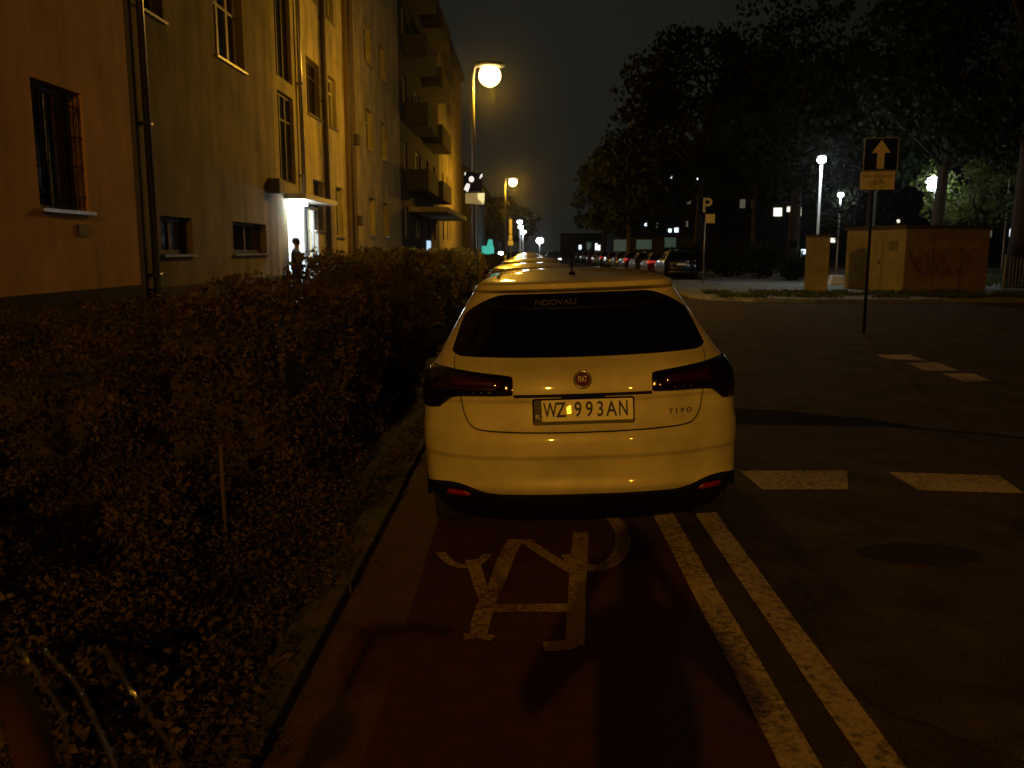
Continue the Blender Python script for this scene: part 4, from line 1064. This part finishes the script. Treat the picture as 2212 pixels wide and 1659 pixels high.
    MB().tube([(0, .80, 1.512), (0, .90, 1.59), (0, 1.0, 1.68)], [.006, .004, .003], 8).build('antenna_mast', M['black_plastic'], an, True)
    # third brake light in spoiler, washer nozzle
    # label behind the glass
    zl_ = 1.352; pl = c.off(0, zl_, .006); tl_ = math.atan2(c.at(0, zl_+.03).y-c.at(0, zl_-.03).y, .06)
    text_mesh('window_label', 'NDOVALI', .058, M['label_dim'], gl, Matrix.Translation((-.115, pl.y-.002, zl_)) @ Matrix.Rotation(PI/2-tl_, 4, 'X'), sx=.95, extrude=.0005)
    return e, c
CARX, CARY = .325, 4.40
camber = math.atan(.035)
fiat, fc = build_car('parked_car', (CARX, CARY, gz(CARX)), M['paint'], 'white hatchback parked on the cycle lane, nearest car, licence plate WZ 993AN', None, R(.4), -camber, True)
def cpaint(n, c, r=.3): return mat(n, c, r, coat=.8, noise_s=3, noise_a=.08)
PC = [cpaint('paint_silver', (.42,.42,.4)), cpaint('paint_black', (.01,.01,.011)), cpaint('paint_red', (.14,.01,.01)), cpaint('paint_grey', (.045,.045,.05)), cpaint('paint_beige', (.45,.42,.34)), cpaint('paint_blue', (.02,.03,.08))]
lft = [(11.6, 4, 'beige'), (16.6, 0, 'silver'), (21.3, 1, 'black'), (26.8, 3, 'grey'), (32.6, 0, 'silver'), (38.5, 5, 'dark blue'), (45, 3, 'grey'), (53, 4, 'beige'), (62, 1, 'black')]
ordn = ['directly', 'second car', 'third car', 'fourth car', 'fifth car', 'sixth car', 'seventh car', 'eighth car', 'ninth car']
for i, (y, ci, nm) in enumerate(lft):
    build_car('parked_car', (.10-.0*i, y, gz(.1)-.03), PC[ci], f'{nm} hatchback parked {"directly" if i == 0 else ""} beyond the white one, {ordn[i] if i else "next car"} in the left line'.replace('  ', ' '), 'cars parked in line on the left', 0, -camber, False, 1.0 if i else .98)
rgt = [(47, 1, 'black', 1.08), (53.2, 2, 'dark red', .97), (59, 3, 'grey', .98), (65, 1, 'black', 1.0), (71, 5, 'dark blue', 1.0), (77.5, 3, 'grey', 1), (84, 1, 'black', 1), (91, 0, 'silver', 1), (99, 2, 'dark red', 1), (108, 1, 'black', 1), (118, 3, 'grey', 1)]
for i, (y, ci, nm, s) in enumerate(rgt):
    build_car('parked_car', (8.35-.012*(y-47), y, 0), PC[ci], f'{nm} car in the right hand parking row, ' + ('nearest of the row beside the parking sign' if i == 0 else f'number {i+1} counted from the parking sign'), 'cars parked in the right hand row', 0, 0, False, s, 1.0, False, i in (1, 3, 6))
build_car('oncoming_car', (2.9, 100, 0), PC[1], 'oncoming car with lit headlights, nearest of three over the white car roof', 'cars with lit headlights', PI, 0, False, 1, 1, True)
build_car('oncoming_car', (3.9, 128, 0), PC[3], 'oncoming car with lit headlights far down the street, middle one of three', 'cars with lit headlights', PI, 0, False, 1, 1, True)
build_car('oncoming_car', (4.0, 150, 0), PC[0], 'oncoming car with lit headlights far down the street, the farthest of three', 'cars with lit headlights', PI, 0, False, 1, 1, True)

# ------------------------------------------------------------------ people
def person(loc, rz, h, joints, label, coat='coat_dark', hair=True):
    """joints: dict name->(pos, radius, parent) in metres for h=1.75"""
    k = h/1.75; names = list(joints); V = [tuple(c*k for c in joints[n][0]) for n in names]; E = [(names.index(n), names.index(joints[n][2])) for n in names if joints[n][2]]
    me = bpy.data.meshes.new('person'); me.from_pydata(V, E, []); o = bpy.data.objects.new('person', me); COL.objects.link(o)
    sk = o.modifiers.new('skin', 'SKIN'); sk.use_smooth_shade = True
    for i, n in enumerate(names):
        r = joints[n][1]; r = r if isinstance(r, tuple) else (r, r); me.skin_vertices[0].data[i].radius = (r[0]*k, r[1]*k); me.skin_vertices[0].data[i].use_root = (n == 'pelvis')
    sb = o.modifiers.new('sub', 'SUBSURF'); sb.levels = 2; sb.render_levels = 2
    dg = bpy.context.evaluated_depsgraph_get(); m2 = bpy.data.meshes.new_from_object(o.evaluated_get(dg)); bpy.data.objects.remove(o)
    m2.name = 'person'; m2.materials.clear()
    for q in ('trousers', coat, 'skin', 'rubber'): m2.materials.append(M[q])
    hands = [Vector(joints[n][0])*k for n in names if n.startswith('hand') or n.startswith('f_')]
    for pl in m2.polygons:
        c = pl.center; pl.use_smooth = True
        idx = 0 if c.z < .86*k else 1
        if c.z > 1.50*k and abs(c.x) < .11*k and c.y < .12 : idx = 2
        if any((c-hh).length < .06 for hh in hands): idx = 2
        if c.z < .075*k: idx = 3
        pl.material_index = idx
    o = bpy.data.objects.new('person', m2); COL.objects.link(o); o.location = loc; o.rotation_euler.z = rz
    tag(o, label, 'person')
    if hair:
        hd = Vector(joints['head'][0])*k; b = MB(); b.ellipsoid((hd.x, hd.y+.012, hd.z+.035), (.088, .105, .105), 16, 10); b.build('hair', M['hair'], o, True)
    return o
def base_body(armL, armR, legs=0.0, bulk=1.0):
    J = {'pelvis': ((0,0,.95),(.155,.11),None), 'waist': ((0,0,1.08),(.14,.10),'pelvis'), 'chest': ((0,0,1.28),(.17,.12),'waist'), 'neckb': ((0,0,1.43),(.10,.08),'chest'), 'neck': ((0,-.01,1.51),(.055,.06),'neckb'), 'chin': ((0,-.025,1.58),(.06,.075),'neck'), 'head': ((0,-.02,1.66),(.075,.095),'chin'), 'crown': ((0,-.01,1.72),(.05,.06),'head'),
         'nose': ((0,-.125,1.635),(.012,.012),'head')}
    for s, nm, arm in ((-1, 'L', armL), (1, 'R', armR)):
        J['hip'+nm] = ((s*.09,0,.88),(.095,.10),'pelvis'); J['knee'+nm] = ((s*.10,-.02-legs*s*.1,.48),(.062,.065),'hip'+nm); J['ankle'+nm] = ((s*.11,.02+legs*s*.1,.09),(.042,.045),'knee'+nm); J['toe'+nm] = ((s*.125,-.13+legs*s*.1,.04),(.042,.03),'ankle'+nm)
        J['sh'+nm] = ((s*.185,0,1.40),(.065,.07),'neckb')
        el, wr = arm; J['elbow'+nm] = ((el),(.046,.048),'sh'+nm); J['wrist'+nm] = ((wr),(.03,.032),'elbow'+nm)
        d = (Vector(wr)-Vector(el)).normalized(); hp_ = Vector(wr)+d*.06; J['hand'+nm] = (tuple(hp_),(.036,.02),'wrist'+nm)
        sd = Vector((1,0,0)) if abs(d.x) < .8 else Vector((0,0,1))
        for q in range(4):
            o1 = (q-1.5)*.021; ln = (.07,.08,.075,.06)[q]
            J[f'f_{nm}{q}a'] = (tuple(hp_+sd*o1+d*.03),(.009,.009),'hand'+nm); J[f'f_{nm}{q}b'] = (tuple(hp_+sd*o1*1.1+d*(.03+ln*.6)+Vector((0,0,-.012))),(.008,.008),f'f_{nm}{q}a')
        J[f'f_{nm}t'] = (tuple(hp_-s*sd*.045+d*.02),(.010,.010),'hand'+nm)
    for n_ in ('pelvis','waist','chest','hipL','hipR','kneeL','kneeR','shL','shR','elbowL','elbowR'):
        a_, r_, p_ = J[n_]; J[n_] = (a_, (r_[0]*bulk, r_[1]*bulk), p_)
    return J
pp = yp(640, 560, 22.3)
person((pp.x, 22.3, .24), R(180-70), 1.66, base_body(((-.27,.02,1.15),(-.30,-.10,.92)), ((.30,-.12,1.22),(.36,-.36,1.26)), 0, 1.38), 'person in a dark coat standing in the bright doorway with one arm out')
person((.10, -.42, 0), PI, 1.80, base_body(((-.34,-.08,1.20),(-.14,-.30,1.46)), ((.34,-.08,1.20),(.14,-.30,1.46))), 'person in a dark coat holding up a phone behind the camera')

# ------------------------------------------------------------------ bicycle whose handlebar enters at lower left
bk = empty('bicycle', (-.78, .62, 0), 0, 'bicycle standing at the lower left corner, only handlebar grip and brake cables in view', 'bicycle')
def bwheel(y):
    b = MB(); b.tube([(0, y+.335*math.cos(a), .34+.335*math.sin(a)) for a in np.linspace(0, 2*PI, 49)], .019, 8, False); w_ = b.build('wheel', M['rubber'], bk, True)
    b = MB(); b.tube([(0, y+.315*math.cos(a), .34+.315*math.sin(a)) for a in np.linspace(0, 2*PI, 49)], .01, 6, False)
    for k in range(24): a = 2*PI*k/24; b.tube([(0, y, .34), (0, y+.31*math.cos(a), .34+.31*math.sin(a))], .0012, 4)
    b.build('rim', M['alloy'], w_)
bwheel(.32); bwheel(-.74)
b = MB(); HT = (0, .12, .88); ST = (0, -.42, .82); BB = (0, -.30, .28)
for q in ((HT, ST), ((0, .15, .78), BB), (ST, BB), (BB, (0, -.74, .34)), (ST, (0, -.74, .34)), (HT, (0, .15, .74))): b.tube(q, .016, 8)
b.build('frame', M['iron'], bk, True)
b = MB(); b.tube([(0, .14, .76), (.03, .22, .6), (.04, .32, .34)], .012, 8); b.tube([(0, .14, .76), (-.03, .22, .6), (-.04, .32, .34)], .012, 8); b.build('fork', M['iron'], bk, True)
MB().tube([ST, (0, -.46, .96)], .013, 8).build('seat_post', M['alloy'], bk, True)
b = MB(); b.ellipsoid((0, -.5, .98), (.07, .13, .03)); b.build('saddle', M['rubber'], bk, True)
# bars and cables placed so they show at the corner
def bp_(px, py, Y): q = yp(px, py, Y); return (q.x+.78, q.y-.62, q.z)
b = MB(); b.tube([(0, .12, .88), (0, .11, 1.0)], .014, 8); b.tube([(-.28, -.02, 1.06), (-.16, .08, 1.04), (0, .11, 1.0), (.16, .08, 1.04), (.28, -.02, 1.06)], .012, 8); b.build('handlebar', M['alloy'], bk, True)
grip = [bp_(25, 1480, .62), bp_(62, 1590, .58), bp_(95, 1720, .53)]
b = MB(); b.tube([grip[0], grip[1], grip[2]], [.012, .014, .014], 12); b.build('grip', mat('grip', (.045,.022,.018), .9, spec=.1, noise_s=20, noise_a=.2), bk, True)
def cab(pts, r, m='chromec'):
    b = MB(); P = smoothpts([bp_(*q) for q in pts], 60); b.tube(P, r, 6); return b.build('brake_cable', CABM, bk, True)
CABM = mat('cable', (.03,.03,.03), .12, coat=1, spec=1)
cab([(225,1400,.80),(270,1470,.80),(320,1540,.79),(360,1600,.77),(420,1700,.74)], .0018)
cab([(35,1395,.78),(62,1430,.78),(95,1475,.77),(140,1560,.75),(150,1720,.7)], .0018)
cab([(95,1405,.82),(125,1440,.81),(165,1478,.80),(215,1580,.78),(262,1690,.75)], .0018)

# ------------------------------------------------------------------ world
w = bpy.data.worlds.new('World'); S.world = w; w.use_nodes = True; nt = w.node_tree; nt.nodes.clear()
out = nt.nodes.new('ShaderNodeOutputWorld'); bg = nt.nodes.new('ShaderNodeBackground'); tc = nt.nodes.new('ShaderNodeTexCoord')
dot = nt.nodes.new('ShaderNodeVectorMath'); dot.operation = 'DOT_PRODUCT'; gd = Vector((-.01, 1, .17)).normalized(); dot.inputs[1].default_value = gd
nt.links.new(tc.outputs['Generated'], dot.inputs[0])
n = nt.nodes.new('ShaderNodeTexNoise'); n.inputs['Scale'].default_value = 3; n.inputs['Detail'].default_value = 4; nt.links.new(tc.outputs['Generated'], n.inputs['Vector'])
mp = nt.nodes.new('ShaderNodeMath'); mp.operation = 'MULTIPLY_ADD'; mp.inputs[1].default_value = .03; nt.links.new(n.outputs['Fac'], mp.inputs[0]); nt.links.new(dot.outputs['Value'], mp.inputs[2])
rp = nt.nodes.new('ShaderNodeValToRGB'); el = rp.color_ramp.elements
el[0].position = .55; el[0].color = (.0012,.0012,.0010,1); el[1].position = 1.0; el[1].color = (.0105,.011,.009,1)
q = el.new(.90); q.color = (.0035,.0036,.0028,1); q = el.new(.965); q.color = (.0068,.007,.0055,1); q = el.new(.99); q.color = (.010,.0105,.0085,1)
nt.links.new(mp.outputs[0], rp.inputs['Fac']); nt.links.new(rp.outputs['Color'], bg.inputs['Color']); bg.inputs['Strength'].default_value = 1
nt.links.new(bg.outputs[0], out.inputs[0])

HALO_HAZE = True
if HALO_HAZE:
    b = MB(); b.box(-60, 120, -60, 230, -1.2, 20); hz = b.build('halo_haze', M['asphalt']); hz['kind'] = 'stuff'  # thin volume added to imitate lens bloom round the lamps
    hm = bpy.data.materials.new('halo_haze'); hm.use_nodes = True; nt = hm.node_tree; nt.nodes.clear()
    out = nt.nodes.new('ShaderNodeOutputMaterial'); pv = nt.nodes.new('ShaderNodeVolumePrincipled'); pv.inputs['Density'].default_value = .00022; pv.inputs['Anisotropy'].default_value = .965
    pv.inputs['Color'].default_value = (.8,.8,.8,1); nt.links.new(pv.outputs[0], out.inputs['Volume']); hz.data.materials.clear(); hz.data.materials.append(hm)

S.view_settings.view_transform = 'Standard'; S.view_settings.look = 'None'; S.view_settings.gamma = 1; S.view_settings.exposure = 0; S.view_settings.use_curve_mapping = False
S.cycles.max_bounces = 6
